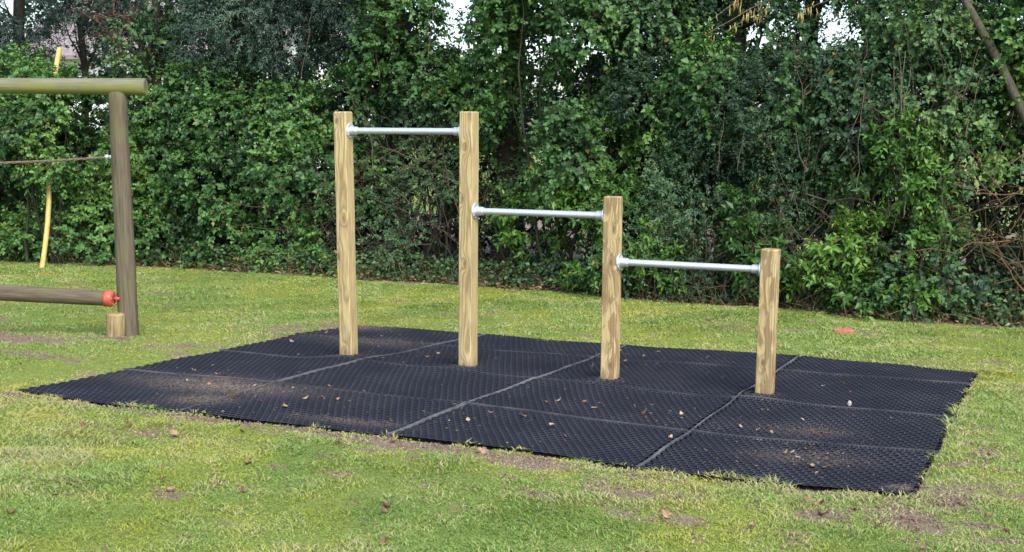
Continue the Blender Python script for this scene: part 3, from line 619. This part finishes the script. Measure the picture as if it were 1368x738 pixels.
tree('thin_tree', 'dark twiggy tree between blue-green evergreen and tallest end post', -3.75, 7.9, (.25, 0), 6, .09, [(-3.9, 7.9, 3.5, .5, .5, .4), (-3.5, 7.8, 3.0, .4, .4, .35), (-3.7, 7.9, 4.3, .7, .6, .6), (-3.7, 7.9, 5.2, .6, .5, .5)], 'conifer', 75, nlimb=34, dens=.95, gap=-.45)
tree('ivy_clad_tree', 'ivy-clad dark trunk above the highest bar', -3.0, 7.7, (.1, .1), 6, .16, [(-3.1, 7.5, 2.75, .42, .42, .32), (-2.75, 7.5, 3.1, .45, .42, .35), (-3.25, 7.55, 3.35, .4, .42, .3), (-2.95, 7.6, 4.1, .7, .6, .6), (-2.9, 7.7, 5.0, .7, .6, .6), (-2.45, 7.5, 2.55, .26, .3, .2)], 'ivy', 76, gap=-.5)
tree('ivy_clad_tree', 'ivy-clad trunk rising behind the second tall post', -1.55, 7.9, (.05, .1), 6.4, .17, [(-1.75, 7.6, 3.2, .4, .4, .28), (-1.2, 7.6, 3.3, .4, .45, .4), (-1.5, 7.8, 4.2, .8, .7, .6), (-1.4, 7.9, 5.2, .8, .7, .6)], 'ivy', 77, gap=-.4)
tree('broadleaf_tree', 'dark trunked tree over the middle bar', .05, 8.1, (-.1, .1), 6.4, .13, crown(8, .1, 8.0, 2.5, 5.8, .7, 9), 'ivydark', 78, dens=.85)
tree('broadleaf_tree', 'stout dark trunk above the dense small-leaved bush', .62, 7.9, (0, .1), 6.4, .19, [(.5, 7.6, 2.75, .42, .4, .28), (.15, 7.6, 3.2, .42, .4, .3), (.75, 7.7, 3.4, .45, .45, .32), (.55, 7.8, 4.3, .8, .7, .6), (.6, 7.9, 5.3, .7, .6, .6)], 'ivydark', 79, dens=.9)
tree('broadleaf_tree', 'dark trunk just beside the hanging catkins', 1.28, 7.9, (.02, .1), 6.4, .17, [(1.15, 7.6, 3.25, .33, .38, .26), (1.3, 7.8, 4.1, .7, .6, .5), (1.3, 7.9, 5.1, .8, .7, .6), (1.05, 7.6, 2.6, .3, .34, .16), (1.6, 7.7, 2.75, .3, .34, .16), (1.45, 7.6, 2.45, .4, .4, .2), (1.65, 7.8, 3.2, .22, .3, .16), (1.75, 7.7, 2.9, .3, .3, .2)], 'ivydark', 80, dens=.85)
tree('broadleaf_tree', 'dark straight trunk behind the catkin twigs', 1.92, 8.0, (.08, .1), 6.4, .13, [(1.85, 7.8, 3.35, .3, .35, .2), (1.95, 7.7, 2.55, .34, .36, .2), (2.35, 7.8, 2.5, .36, .36, .16), (2.1, 7.8, 2.75, .26, .3, .14), (2.45, 7.8, 3.3, .3, .3, .12), (1.95, 7.8, 4.2, .7, .6, .5), (1.95, 7.9, 5.2, .7, .6, .6)], 'ivydark', 81, dens=.8)
tree('broadleaf_tree', 'trunk beside the widest patch of open sky', 2.68, 8.0, (.05, .1), 6.4, .10, [(2.75, 7.7, 2.55, .4, .4, .2), (3.05, 7.7, 2.95, .4, .42, .3), (2.7, 7.8, 3.5, .45, .45, .22), (2.7, 7.9, 4.3, .8, .7, .6), (2.7, 7.9, 5.2, .7, .6, .6)], 'ivydark', 82, dens=.9, gap=-.4)
tree('leaning_tree', 'tree with a thick bare limb leaning over the dead stems', 5.5, 6.85, (-3.2, .15), 5.6, .066, [(3.5, 7.6, 2.75, .45, .42, .3), (4.05, 7.5, 2.5, .4, .42, .3), (3.1, 7.7, 4.2, .7, .6, .55), (3.8, 7.8, 4.4, .8, .7, .6), (3.3, 7.8, 5.2, .8, .7, .6)], 'ivydark', 83, mat='bark2', gap=-.5)
tree('ivy_clad_tree', 'ivy-clad tree at the near end above the dead stems', 4.75, 7.5, (.1, .1), 6, .11, [(4.3, 7.2, 2.75, .4, .4, .25), (4.75, 7.2, 3.1, .55, .5, .4), (4.5, 7.3, 2.3, .4, .4, .2), (4.8, 7.4, 4.2, .8, .7, .6), (4.8, 7.5, 5.2, .7, .6, .6)], 'ivy', 84, tint=.08)
tree('broadleaf_tree', 'dark tree past the near end of the hedge', 6.4, 7.9, (0, .1), 6, .15, crown(15, 6.4, 7.9, 2.6, 5.6, .9, 7, (.5, .8)), 'ivydark', 85, dens=.6)

G4 = 'tall evergreens behind the hedge'
for i, (x, zt, lb_) in enumerate([(-13.2, 4.6, 'past the far end of the hedge'), (-11.4, 4.4, 'behind the thin trees by the yellow sleeve'), (-8.7, 4.3, 'behind the olive-green tree'), (-7.2, 4.6, 'behind the blue-green evergreen'), (-5.7, 4.2, 'behind the dark twiggy tree'), (-4.35, 4.4, 'behind the ivy-clad trunk over the highest bar'), (-2.2, 4.5, 'behind the ivy-clad trunk by the second tall post'), (-.7, 4.4, 'behind the tree over the middle bar'), (.35, 4.0, 'behind the stout dark trunk'), (3.2, 4.3, 'behind the leaning limb'), (4.6, 4.5, 'behind the near ivy-clad tree'), (6.4, 4.5, 'past the near end of the hedge')]):
    tree('holly_tree', 'tall dark evergreen tree ' + lb_, x, 9.7, (0, .1), zt + .6, .09, [(x - .35, 9.6, 1.9, .7, .6, .6), (x + .35, 9.7, 2.4, .7, .6, .6), (x - .2, 9.6, 3.0, .7, .6, .5), (x + .2, 9.7, 3.7, .6, .6, .5), (x, 9.7, zt, .5, .5, .5)], 'back', 140 + i, nlimb=8, dens=1.2, gap=-.8, gapf=2.6, tint=-.1)

# ------------------------------------------------------------------ bare twigs, vines, dead stems, catkins
def tangle(name, label, cat, mat, n, box, seed, r0, up_=.5, ln=(.4, .9), n_side=4, amp=.16, start_low=False):
    rg = np.random.default_rng(seed); m = MB(); x0, x1, y0, y1, z0, z1 = box; dy_ = float(hedge_y((x0 + x1) / 2)) - 6.45; y0 += dy_; y1 += dy_
    for i in range(n):
        a = np.array([rg.uniform(x0, x1), rg.uniform(y0, y1), rg.uniform(z0, z1)])
        if start_low: a[2] = -.04
        d = unit(rg.normal(size=3) * [.8, .35, .5] + [0, 0, up_]); b = a + d * rg.uniform(*ln)
        rr = r0 * rg.uniform(.5, 1.3); pts = wander(rg, a, b, 6, amp); m.tube(pts, list(np.linspace(rr, rr * .35, 7)), n_side, cap=False)
        for k in range(2):
            q = np.array(pts[2 + 2 * k]); e = q + unit(d + rg.normal(size=3) * .7) * rg.uniform(.12, .35); m.tube(wander(rg, q, e, 3, amp), list(np.linspace(rr * .5, rr * .2, 4)), 3, cap=False)
    root = thing(name, label, cat); m.build('stems', mat, root)['kind'] = 'stuff'; return root
tangle('bramble_tangle', 'grey-brown tangle of bare twigs behind the two tallest posts', 'twigs', MAT['twig'], 80, (-3.0, -1.4, 6.75, 7.2, .1, 1.7), 5, .006, .35, (.5, 1.1))
tangle('dead_stem_tangle', 'tangle of orange-brown dead stems at the near end of the hedge', 'dead stems', MAT['deadstem'], 52, (4.0, 4.9, 6.4, 6.9, .05, 1.5), 6, .0065, .5, (.5, 1.3), amp=.2)
tangle('bramble_tangle', 'hanging brown stems in the patchy hedge behind the brick', 'twigs', MAT['twig'], 85, (2.3, 3.9, 6.45, 6.8, .1, 2.2), 7, .006, .9, (.5, 1.2))
tangle('bramble_tangle', 'pale bare twigs under the ivy near the tallest end post', 'twigs', MAT['twig'], 60, (-4.4, -3.1, 6.45, 6.8, .1, 1.2), 8, .005, .3, (.3, .8))
tangle('bramble_tangle', 'dry brown twigs low between laurels behind the shortest post', 'twigs', MAT['twig'], 80, (.6, 2.6, 6.45, 6.75, .02, .7), 9, .005, .5, (.3, .7))
tangle('bramble_tangle', 'rusty fine twigs above the mossy beam', 'twigs', bark('rusty_twig', (.10, .04, .03), (.2, .09, .07)), 40, (-7.4, -6.6, 7.1, 7.3, 2.9, 3.3), 10, .005, .1, (.2, .6))
rg = np.random.default_rng(77)
vroot = thing('hanging_vine', 'pale bare vine stems hanging in front of the ivy hedge', 'vine')
for x, z, l in [(-4.0, 3.3, .9), (-3.1, 3.2, .8), (-2.2, 3.2, .6), (-1.5, 3.1, .7), (3.25, 2.6, 1.6), (3.3, 2.55, 1.7), (3.2, 2.5, 1.5), (3.36, 2.4, 1.2), (2.95, 2.2, 1.0), (1.5, 2.0, .6), (1.75, 1.9, .5), (4.45, 2.4, 1.0)]:
    y = float(hedge_y(x)) + (rg.uniform(-.06, .1) if x > 0 else rg.uniform(.3, .5)); m = MB(); m.tube(wander(rg, (x, y + .15, z), (x + rg.normal(0, .12), y, z - l), 8, .1), .0035, 4, cap=False); m.build('stem', MAT['paletwig'], vroot)
# hazel twigs with catkins
hz = thing('hazel_branch', 'bare hazel twigs hung with yellow catkins', 'branch'); m = MB(); ct = []
for (x0, y0, z0), (x1, y1, z1), n in [((1.95, 7.6, 3.3), (.95, 7.1, 2.72), 9), ((1.9, 7.6, 3.6), (1.15, 7.2, 2.95), 10), ((1.9, 7.7, 3.4), (1.35, 7.2, 2.85), 12), ((2.2, 7.7, 3.5), (1.55, 7.2, 3.05), 6), ((2.6, 7.7, 3.3), (2.0, 7.3, 3.0), 6), ((3.2, 7.6, 3.3), (2.5, 7.3, 2.95), 5)]:
    pts = wander(rg, (x0, y0, z0), (x1, y1, z1), 10, .08); m.tube(pts, list(np.linspace(.009, .003, 11)), 4, cap=False)
    for k in range(n):
        p = np.array(pts[rg.integers(4, 11)]) + rg.normal(0, .03, 3)
        for j in range(rg.integers(1, 4)): ct.append(p + rg.normal(0, .02, 3))
m.build('twigs', MAT['paletwig'], hz); m = MB()
for p in ct:
    l = rg.uniform(.05, .11); m.tube([p, p + np.array([rg.normal(0, .006), rg.normal(0, .006), -l * .5]), p + np.array([rg.normal(0, .012), 0, -l])], [.003, .0065, .003], 5, tint=rg.uniform(.1, .9))
m.build('catkins', MAT['catkin'], hz)['kind'] = 'stuff'

# ------------------------------------------------------------------ hedge bottom: ground ivy and leaf litter
def scatter_leaves(name, n, xr, yfun, mat, L, WR, seed, h=.05, flat=.9, tint=0.):
    rg = np.random.default_rng(seed); x = rg.uniform(*xr, n); y = yfun(x, rg); z = ground_z(x, y) + rg.random(n) ** 2 * h + .006
    P = np.stack([x, y, z], -1); a = rg.uniform(0, 6.28, n); A = np.stack([np.cos(a), np.sin(a), rg.normal(0, .35, n)], -1); N = np.stack([rg.normal(0, .5, n), rg.normal(-.25, .5, n), np.full(n, flat)], -1)
    ln = L * rg.uniform(.6, 1.3, n); v, f = leaf_arrays(P, A, N, ln, ln * WR)
    return link(name, mesh_np(name, v, f, MAT[mat], {'tint': np.repeat(np.clip(rg.normal(.5 + tint, .24, n), 0, 1), 5)}))
HN = Noise(91, 1.2)
edge = lambda x: hedge_y(x) + .10 * HN(np.stack([x, 0 * x, 0 * x], -1))
o = scatter_leaves('leaf_litter', 6000, (-10, 6.5), lambda x, r: edge(x) + .06 + np.abs(r.normal(0, .22, len(x))) + r.normal(0, .05, len(x)), 'litter', .055, .6, 1, .05)
tag(o, 'strip of brown dead leaves along the foot of the hedge', 'leaf litter', kind='stuff')
o = scatter_leaves('ground_ivy', 20000, (-10, 6.5), lambda x, r: edge(x) + .08 + np.abs(r.normal(0, .28, len(x))), 'ivydark', .05, .75, 2, .30, .6, .05)
tag(o, 'low dark ivy creeping along the foot of the hedge', 'ground ivy', kind='stuff')
rg = np.random.default_rng(13); m = MB()
for i in range(420):
    x = rg.uniform(-9, 5.5); y = float(edge(np.array([x]))[0]) + rg.normal(.08, .1); a = (x, y, .0); h = rg.uniform(.10, .38); m.tube([a, (x + rg.normal(0, .06), y + rg.normal(-.03, .05), h * .6), (x + rg.normal(0, .14), y + rg.normal(-.05, .08), h)], [.0035, .0025, .001], 3, cap=False, tint=rg.uniform(.3, .95))
o = m.build('dry_grass_stalks', MAT['litter']); tag(o, 'dry pale stalks standing along the foot of the hedge', 'dry stalks', kind='stuff')

# ------------------------------------------------------------------ lawn blades
def lawn():
    rg = np.random.default_rng(8); C = np.array([5.218, -6.406]); f2 = np.array([fw.x, fw.y]); f2 /= np.linalg.norm(f2); r2_ = np.array([f2[1], -f2[0]])
    def cand(n, x0, x1, y0, y1): return rg.uniform(x0, x1, n), rg.uniform(y0, y1, n)
    X, Y = [], []
    for n, b in ((455000, (-3.6, 7.6, -3.6, .12)), (125000, (4.2, 9.0, 0, 3.7)), (130000, (-1.8, 8.4, 3.4, 6.75)), (170000, (-10.5, -.8, -.2, 6.9))):
        x, y = cand(n, *b); X.append(x); Y.append(y)
    x = np.concatenate(X); y = np.concatenate(Y); q = np.stack([x, y], -1) - C; dp = q @ f2; lat = q @ r2_
    ok = (dp > 3.6) & ((np.abs(lat) < dp * .43 + .5) | ((np.abs(lat) < dp * .43 + 2.6) & (rg.random(len(x)) < .5)))
    # keep fewer far blades
    sd = mat_sd(x, y); n1 = SN(P3(x, y)); edge_n = .03 * SN2(P3(x, y)) + .02 * n1
    ok &= sd > -.012 + .55 * edge_n
    s = soil_at(x, y) - np.where(sd < -.01, 1, 0) - .16 * np.exp(-np.clip(sd, 0, 9) / .12) * (1 + .8 * n1)
    ok &= rg.random(len(x)) > np.clip((s - .08) * 1.25, 0, .90)
    x, y, dp, s, sd, n1 = x[ok], y[ok], dp[ok], s[ok], sd[ok], n1[ok]; n = len(x)
    moss = moss_at(x, y); tuft = MN2(P3(x, y) * 1.7); big = MN(P3(x, y) * .7 + 5)
    h = (.030 + .009 * tuft + .004 * big) * rg.uniform(.55, 1.5, n) * (1 - .45 * moss) * (1 - .5 * np.clip(s, 0, .8)); h = np.clip(h * .6, .008, .055) * (1 + .6 * np.exp(-np.clip(sd, 0, 9) / .05))
    wd = (.0014 + .00028 * dp) * rg.uniform(.7, 1.3, n)
    a = rg.uniform(0, 6.28, n); pref = 1.0 * GN2(P3(x, y) * .6); a = a * .75 + pref
    ln = rg.uniform(.4, 2.2, n) * h
    d = np.stack([np.cos(a), np.sin(a)], -1); z = ground_z(x, y) - .003 + np.where(sd < 0, .012, 0)
    b = np.stack([x, y, z], -1); yaw = rg.uniform(0, 6.28, n); sdv = np.stack([np.cos(yaw), np.sin(yaw), 0 * a], -1) * wd[:, None]
    midp = b + np.stack([d[:, 0] * ln * .35, d[:, 1] * ln * .35, h * .62], -1); tip = b + np.stack([d[:, 0] * ln, d[:, 1] * ln, h * rg.uniform(.7, 1.05, n)], -1)
    v = np.stack([b, midp - sdv, tip, midp + sdv], 1).reshape(-1, 3)
    f = np.array([[0, 3, 1], [1, 3, 2]])[None] + (np.arange(n) * 4)[:, None, None]
    tint = np.clip(.45 + .13 * tuft * .6 + .12 * big + rg.normal(0, .15, n) + .35 * np.clip(s, 0, 1) + .22 * np.exp(-np.clip(sd, 0, 9) / .25) + .10 * np.clip(n1, -1, 2), 0, .86)
    dead = rg.random(n) < np.clip(.10 + .35 * np.clip(s, 0, 1) + .26 * np.exp(-np.clip(sd, 0, 9) / .30) + .07 * n1 + .05 * tuft, .02, .7); tint = np.where(dead, rg.uniform(.86, 1, n), tint)
    o = link('grass', mesh_np('grass', v, f.reshape(-1, 3), MAT['grass'], {'tint': np.repeat(tint, 4), 'moss': np.repeat(moss * (~dead), 4)}))
    tag(o, 'short mossy winter grass of the lawn', 'grass', kind='stuff')
lawn()

# ------------------------------------------------------------------ fallen leaves, crumbs of earth
def mat_z(x, y): return float(base_z(np.array([x]), np.array([y]))[0])
def dry(name, a, b):
    t = NT(name); return t.bsdf(t.ramp(t.noise(t.obj(), 45, 4), [(.35, a), (.65, b)]), .75, .25)
DRY = [('brown', dry('brown_dry_leaf', (.10, .055, .03), (.17, .10, .06))), ('tan', dry('tan_dry_leaf', (.20, .125, .075), (.29, .195, .125))), ('pale', dry('pale_dry_leaf', (.27, .20, .145), (.37, .30, .23)))]
NEAR = ('tall end post', 'second tall post', 'mid-height blotchy post', 'shortest post')
def near(x): return NEAR[int(np.argmin([abs(x - q) for q in POSTX]))]
def dead_leaf(seed, mat):
    rg = np.random.default_rng(seed); n = 9; L = .062; W = .021 * rg.uniform(.8, 1.3); vs = []; fs = []
    for i in range(n):
        q = i / (n - 1); w_ = W * (math.sin(math.pi * min(1, q * 1.02)) ** .7) * (1 + (.28 if i % 2 else -.22) * rg.uniform(.6, 1.2)) + .0006; x = (q - .5) * L; bend = .010 * math.sin(q * 3 + seed) + .008 * (2 * q - 1) ** 2
        for s in (-1, -.5, 0, .5, 1): vs.append((x + abs(s) * .003, s * w_, bend + .010 * abs(s) ** 1.5 * rg.uniform(.5, 1.3) + .004))
    for i in range(n - 1):
        for k in range(4): a = i * 5 + k; fs.append((a, a + 5, a + 6, a + 1))
    st_ = len(vs); vs += [(-.5 * L, -.001, .005), (-.5 * L, .001, .005), (-.5 * L - .02, .0, .009)]; fs.append((st_, st_ + 1, st_ + 2))
    me = bpy.data.meshes.new('fallen_leaf'); me.from_pydata(vs, [], fs); me.materials.append(mat); return me
LM = [[dead_leaf(i, q) for i in range(6)] for _, q in DRY]
ON = [(2.23, 1.34), (2.55, 1.45), (2.47, 1.34), (1.98, .71), (1.75, .72), (1.46, .82), (2.24, .55), (2.4, .37), (2.82, 1.31), (2.81, 1.26), (2.94, .64), (3.24, 1.06), (3.24, 1.6), (3.51, 1.21), (3.64, 1.17), (3.62, .58), (3.71, .48), (3.9, .32), (3.87, .21), (3.44, 1.0), (-.9, 2.95), (-.46, 2.7), (-.41, 3.05), (.42, 2.33), (.41, 2.53), (-.47, .98), (-.57, 1.03), (-.07, .79), (.24, .8), (.51, .54), (.58, .63), (-.04, 1.28), (-.61, .75), (-.39, .71), (1.44, .51), (1.73, .46), (3.42, 2.53), (3.53, 2.65), (3.64, 1.81), (4.02, 1.63), (1.96, 3.34), (1.91, 3.12), (1.84, 2.89)]
rg = np.random.default_rng(19)
for i in range(28):
    c0 = ((-.3, .8), (-.5, 2.7), (3.6, 1.0), (1.9, 3.0), (.5, .5), (2.4, 1.2), (3.7, .5))[i % 7]; ON.append((c0[0] + rg.normal(0, .35), c0[1] + rg.normal(0, .25)))
for x, y in ON:
    if not (mat_sd(np.array([x]), np.array([y]))[0] < -.08): continue
    ci = int(rg.choice(3, p=[.3, .4, .3])); o = link('fallen_leaf', LM[ci][rg.integers(6)], loc=(x, y, mat_z(x, y) + .027)); s = rg.uniform(.35, .75); o.scale = (s, s, s * rg.uniform(.8, 1.5)); o.rotation_euler = (rg.normal(0, .15), rg.normal(0, .15), rg.uniform(0, 6.28))
    tag(o, '%s curled dry leaf on the mat, %s side of the %s' % (DRY[ci][0], 'hedge' if y > POSTY else 'lawn', near(x)), 'leaf', 'fallen leaves on the mat')
for i in range(48):
    if i < 12: x, y = [(4.05, -.5), (4.4, -.42), (4.0, -.35), (4.32, -.6), (2.7, -.75), (3.4, -.8), (4.6, -.1), (1.15, -1.55), (4.65, .9), (2.15, -.22), (4.75, -.3), (2.2, -1.3)][i]
    else: x, y = rg.uniform(-2, 5.2), rg.uniform(-2.2, -.15)
    sd = mat_sd(np.array([x]), np.array([y]))[0]
    if sd < .05: continue
    ci = int(rg.choice(3, p=[.7, .3, 0])); o = link('fallen_leaf', LM[ci][rg.integers(6)], loc=(x, y, float(ground_z(np.array([x]), np.array([y]))[0]) + .012)); s = rg.uniform(.45, .9); o.scale = (s, s, s * 1.2); o.rotation_euler = (rg.normal(0, .25), rg.normal(0, .25), rg.uniform(0, 6.28))
    tag(o, '%s dry leaf in the lawn %s the mat edge below the %s' % (DRY[ci][0], 'close to' if y > -.7 else 'away from', near(x)), 'leaf', 'fallen leaves on the lawn')
nb = 900; c0 = np.array([(-.3, .75), (-.5, 2.7), (3.6, 1.0), (1.9, 3.0), (.5, .5), (2.4, 1.2), (3.75, .45), (.4, 2.4), (1.7, .4)])[rg.integers(0, 9, nb)]
bx = np.stack([c0[:, 0] + rg.normal(0, .38, nb), c0[:, 1] + rg.normal(0, .28, nb)], -1); bx[::4] = np.stack([rg.uniform(-1.2, 4.3, nb)[::4], rg.uniform(0, 3.6, nb)[::4]], -1)
bx = bx[mat_sd(bx[:, 0], bx[:, 1]) < -.04]; nb = len(bx); a = rg.uniform(0, 6.28, nb)
bv, bf = leaf_arrays(np.stack([bx[:, 0], bx[:, 1], base_z(bx[:, 0], bx[:, 1]) + .031], -1), np.stack([np.cos(a), np.sin(a), rg.normal(0, .2, nb)], -1), np.stack([rg.normal(0, .3, nb), rg.normal(0, .3, nb), np.ones(nb)], -1), rg.uniform(.008, .028, nb), rg.uniform(.004, .013, nb))
o = link('leaf_fragments', mesh_np('leaf_fragments', bv, bf, MAT['litter'], {'tint': np.repeat(rg.uniform(.2, 1, nb), 5)})); tag(o, 'broken bits of dead leaf scattered over the black mat', 'leaf litter', kind='stuff')
# pale pebble standing on a seam of the mat
bm = bmesh.new(); bmesh.ops.create_icosphere(bm, subdivisions=2, radius=1)
for v in bm.verts: k = 1 - .35 * max(0, v.co.z); v.co = Vector((v.co.x * .014 * k, v.co.y * .010 * k, v.co.z * .019 + .012)) + Vector(rg.normal(0, .0012, 3))
me = bpy.data.meshes.new('pale_pebble'); bm.to_mesh(me); bm.free()
t = NT('pale_stone'); me.materials.append(t.bsdf(t.ramp(t.noise(t.obj(), 60, 4), [(.3, (.28, .27, .25)), (.7, (.42, .41, .39))]), .7, .3))
o = link('pale_pebble', me, loc=(3.71, 1.95, mat_z(3.71, 1.95) + .030)); tag(o, 'small pale pebble standing on a mat seam', 'pebble')
# crumbs
rg = np.random.default_rng(29); vs = []; fs = []; tet = np.array([[1, 0, -.4], [-.5, .87, -.4], [-.5, -.87, -.4], [0, 0, .9]]); tf = np.array([[0, 1, 3], [1, 2, 3], [2, 0, 3], [0, 2, 1]]); nC = 0
for cx, cy, rx, ry, a in FILL:
    for i in range(int(170 * a * min(1, rx * ry / .03))):
        x, y = cx + rg.normal(0, rx * .55), cy + rg.normal(0, ry * .6)
        if mat_sd(np.array([x]), np.array([y]))[0] > -.01: continue
        s = rg.uniform(.0025, .007); q = tet * s * rg.uniform(.6, 1.4, (4, 3)); aa = rg.uniform(0, 6.28); q = np.stack([q[:, 0] * math.cos(aa) - q[:, 1] * math.sin(aa), q[:, 0] * math.sin(aa) + q[:, 1] * math.cos(aa), q[:, 2]], -1)
        vs.append(q + [x, y, mat_z(x, y) + .027 + .003]); fs.append(tf + nC * 4); nC += 1
for cx, cy, rx, ry, a in BARE:
    for i in range(int(160 * a * min(1, rx * ry / .02))):
        x, y = cx + rg.normal(0, rx * .6), cy + rg.normal(0, ry * .6); s = rg.uniform(.004, .014); q = tet * s * rg.uniform(.6, 1.4, (4, 3))
        if mat_sd(np.array([x]), np.array([y]))[0] < .02: continue
        vs.append(q + [x, y, float(ground_z(np.array([x]), np.array([y]))[0]) + s * .3]); fs.append(tf + nC * 4); nC += 1
o = link('soil_crumbs', mesh_np('soil_crumbs', np.concatenate(vs), np.concatenate(fs), MAT['crumb'])); tag(o, 'crumbs of brown earth scattered over mat and bare patches', 'soil', kind='stuff')

# ------------------------------------------------------------------ house glimpsed behind the trees
t = NT('pale_render'); MAT['render'] = t.bsdf(t.ramp(t.noise(t.geo(), 3, 5), [(.3, (.62, .60, .62)), (.7, (.74, .73, .75))]), .85, .2)
t = NT('roof_tile'); MAT['roof'] = t.bsdf(t.ramp(t.noise(t.geo(), 6, 5), [(.3, (.17, .14, .14)), (.7, (.27, .23, .23))]), .8, .25)
t = NT('window_glass'); MAT['glass'] = t.bsdf((.03, .035, .04), .08, .6)
t = NT('white_frame'); MAT['frame'] = t.bsdf((.8, .8, .8), .5, .4)
hs = thing('house', 'pale rendered house with grey roof glimpsed through the trees', 'house', (-27, 31, 0))
def boxm(a, b):
    (x0, y0, z0), (x1, y1, z1) = a, b
    return [(x0, y0, z0), (x1, y0, z0), (x1, y1, z0), (x0, y1, z0), (x0, y0, z1), (x1, y0, z1), (x1, y1, z1), (x0, y1, z1)], [(0, 3, 2, 1), (4, 5, 6, 7), (0, 1, 5, 4), (1, 2, 6, 5), (2, 3, 7, 6), (3, 0, 4, 7)]
m = MB(); m.add([(-6, 0, 0), (6, 0, 0), (6, 7, 0), (-6, 7, 0), (-6, 0, 4.6), (6, 0, 4.6), (6, 7, 4.6), (-6, 7, 4.6), (-6, 3.5, 6.9), (6, 3.5, 6.9)], [(0, 1, 5, 4), (2, 3, 7, 6), (1, 2, 6, 9, 5), (3, 0, 4, 8, 7), (0, 3, 2, 1)]); m.build('wall', MAT['render'], hs, False)
m = MB()
for s in (0, 1):
    y0, y1 = (-.5, 3.55) if s == 0 else (7.5, 3.45)
    m.add([(-6.4, y0, 4.35), (6.4, y0, 4.35), (6.4, y1, 7.03), (-6.4, y1, 7.03), (-6.4, y0, 4.5), (6.4, y0, 4.5), (6.4, y1, 7.18), (-6.4, y1, 7.18)], [(0, 3, 2, 1), (4, 5, 6, 7), (0, 1, 5, 4), (1, 2, 6, 5), (2, 3, 7, 6), (3, 0, 4, 7)])
m.build('roof', MAT['roof'], hs, False)
for x in (-4, -1.2, 1.6, 4.2):
    for z in (.9, 3.0):
        m = MB(); m.add(*boxm((x - .6, -.06, z), (x + .6, .02, z + 1.15))); wn = m.build('window', MAT['frame'], hs, False)
        for k in (-1, 1): m = MB(); m.add(*boxm((x + k * .285 - .23, -.075, z + .08), (x + k * .285 + .23, -.055, z + 1.07))); m.build('pane', MAT['glass'], wn, False)
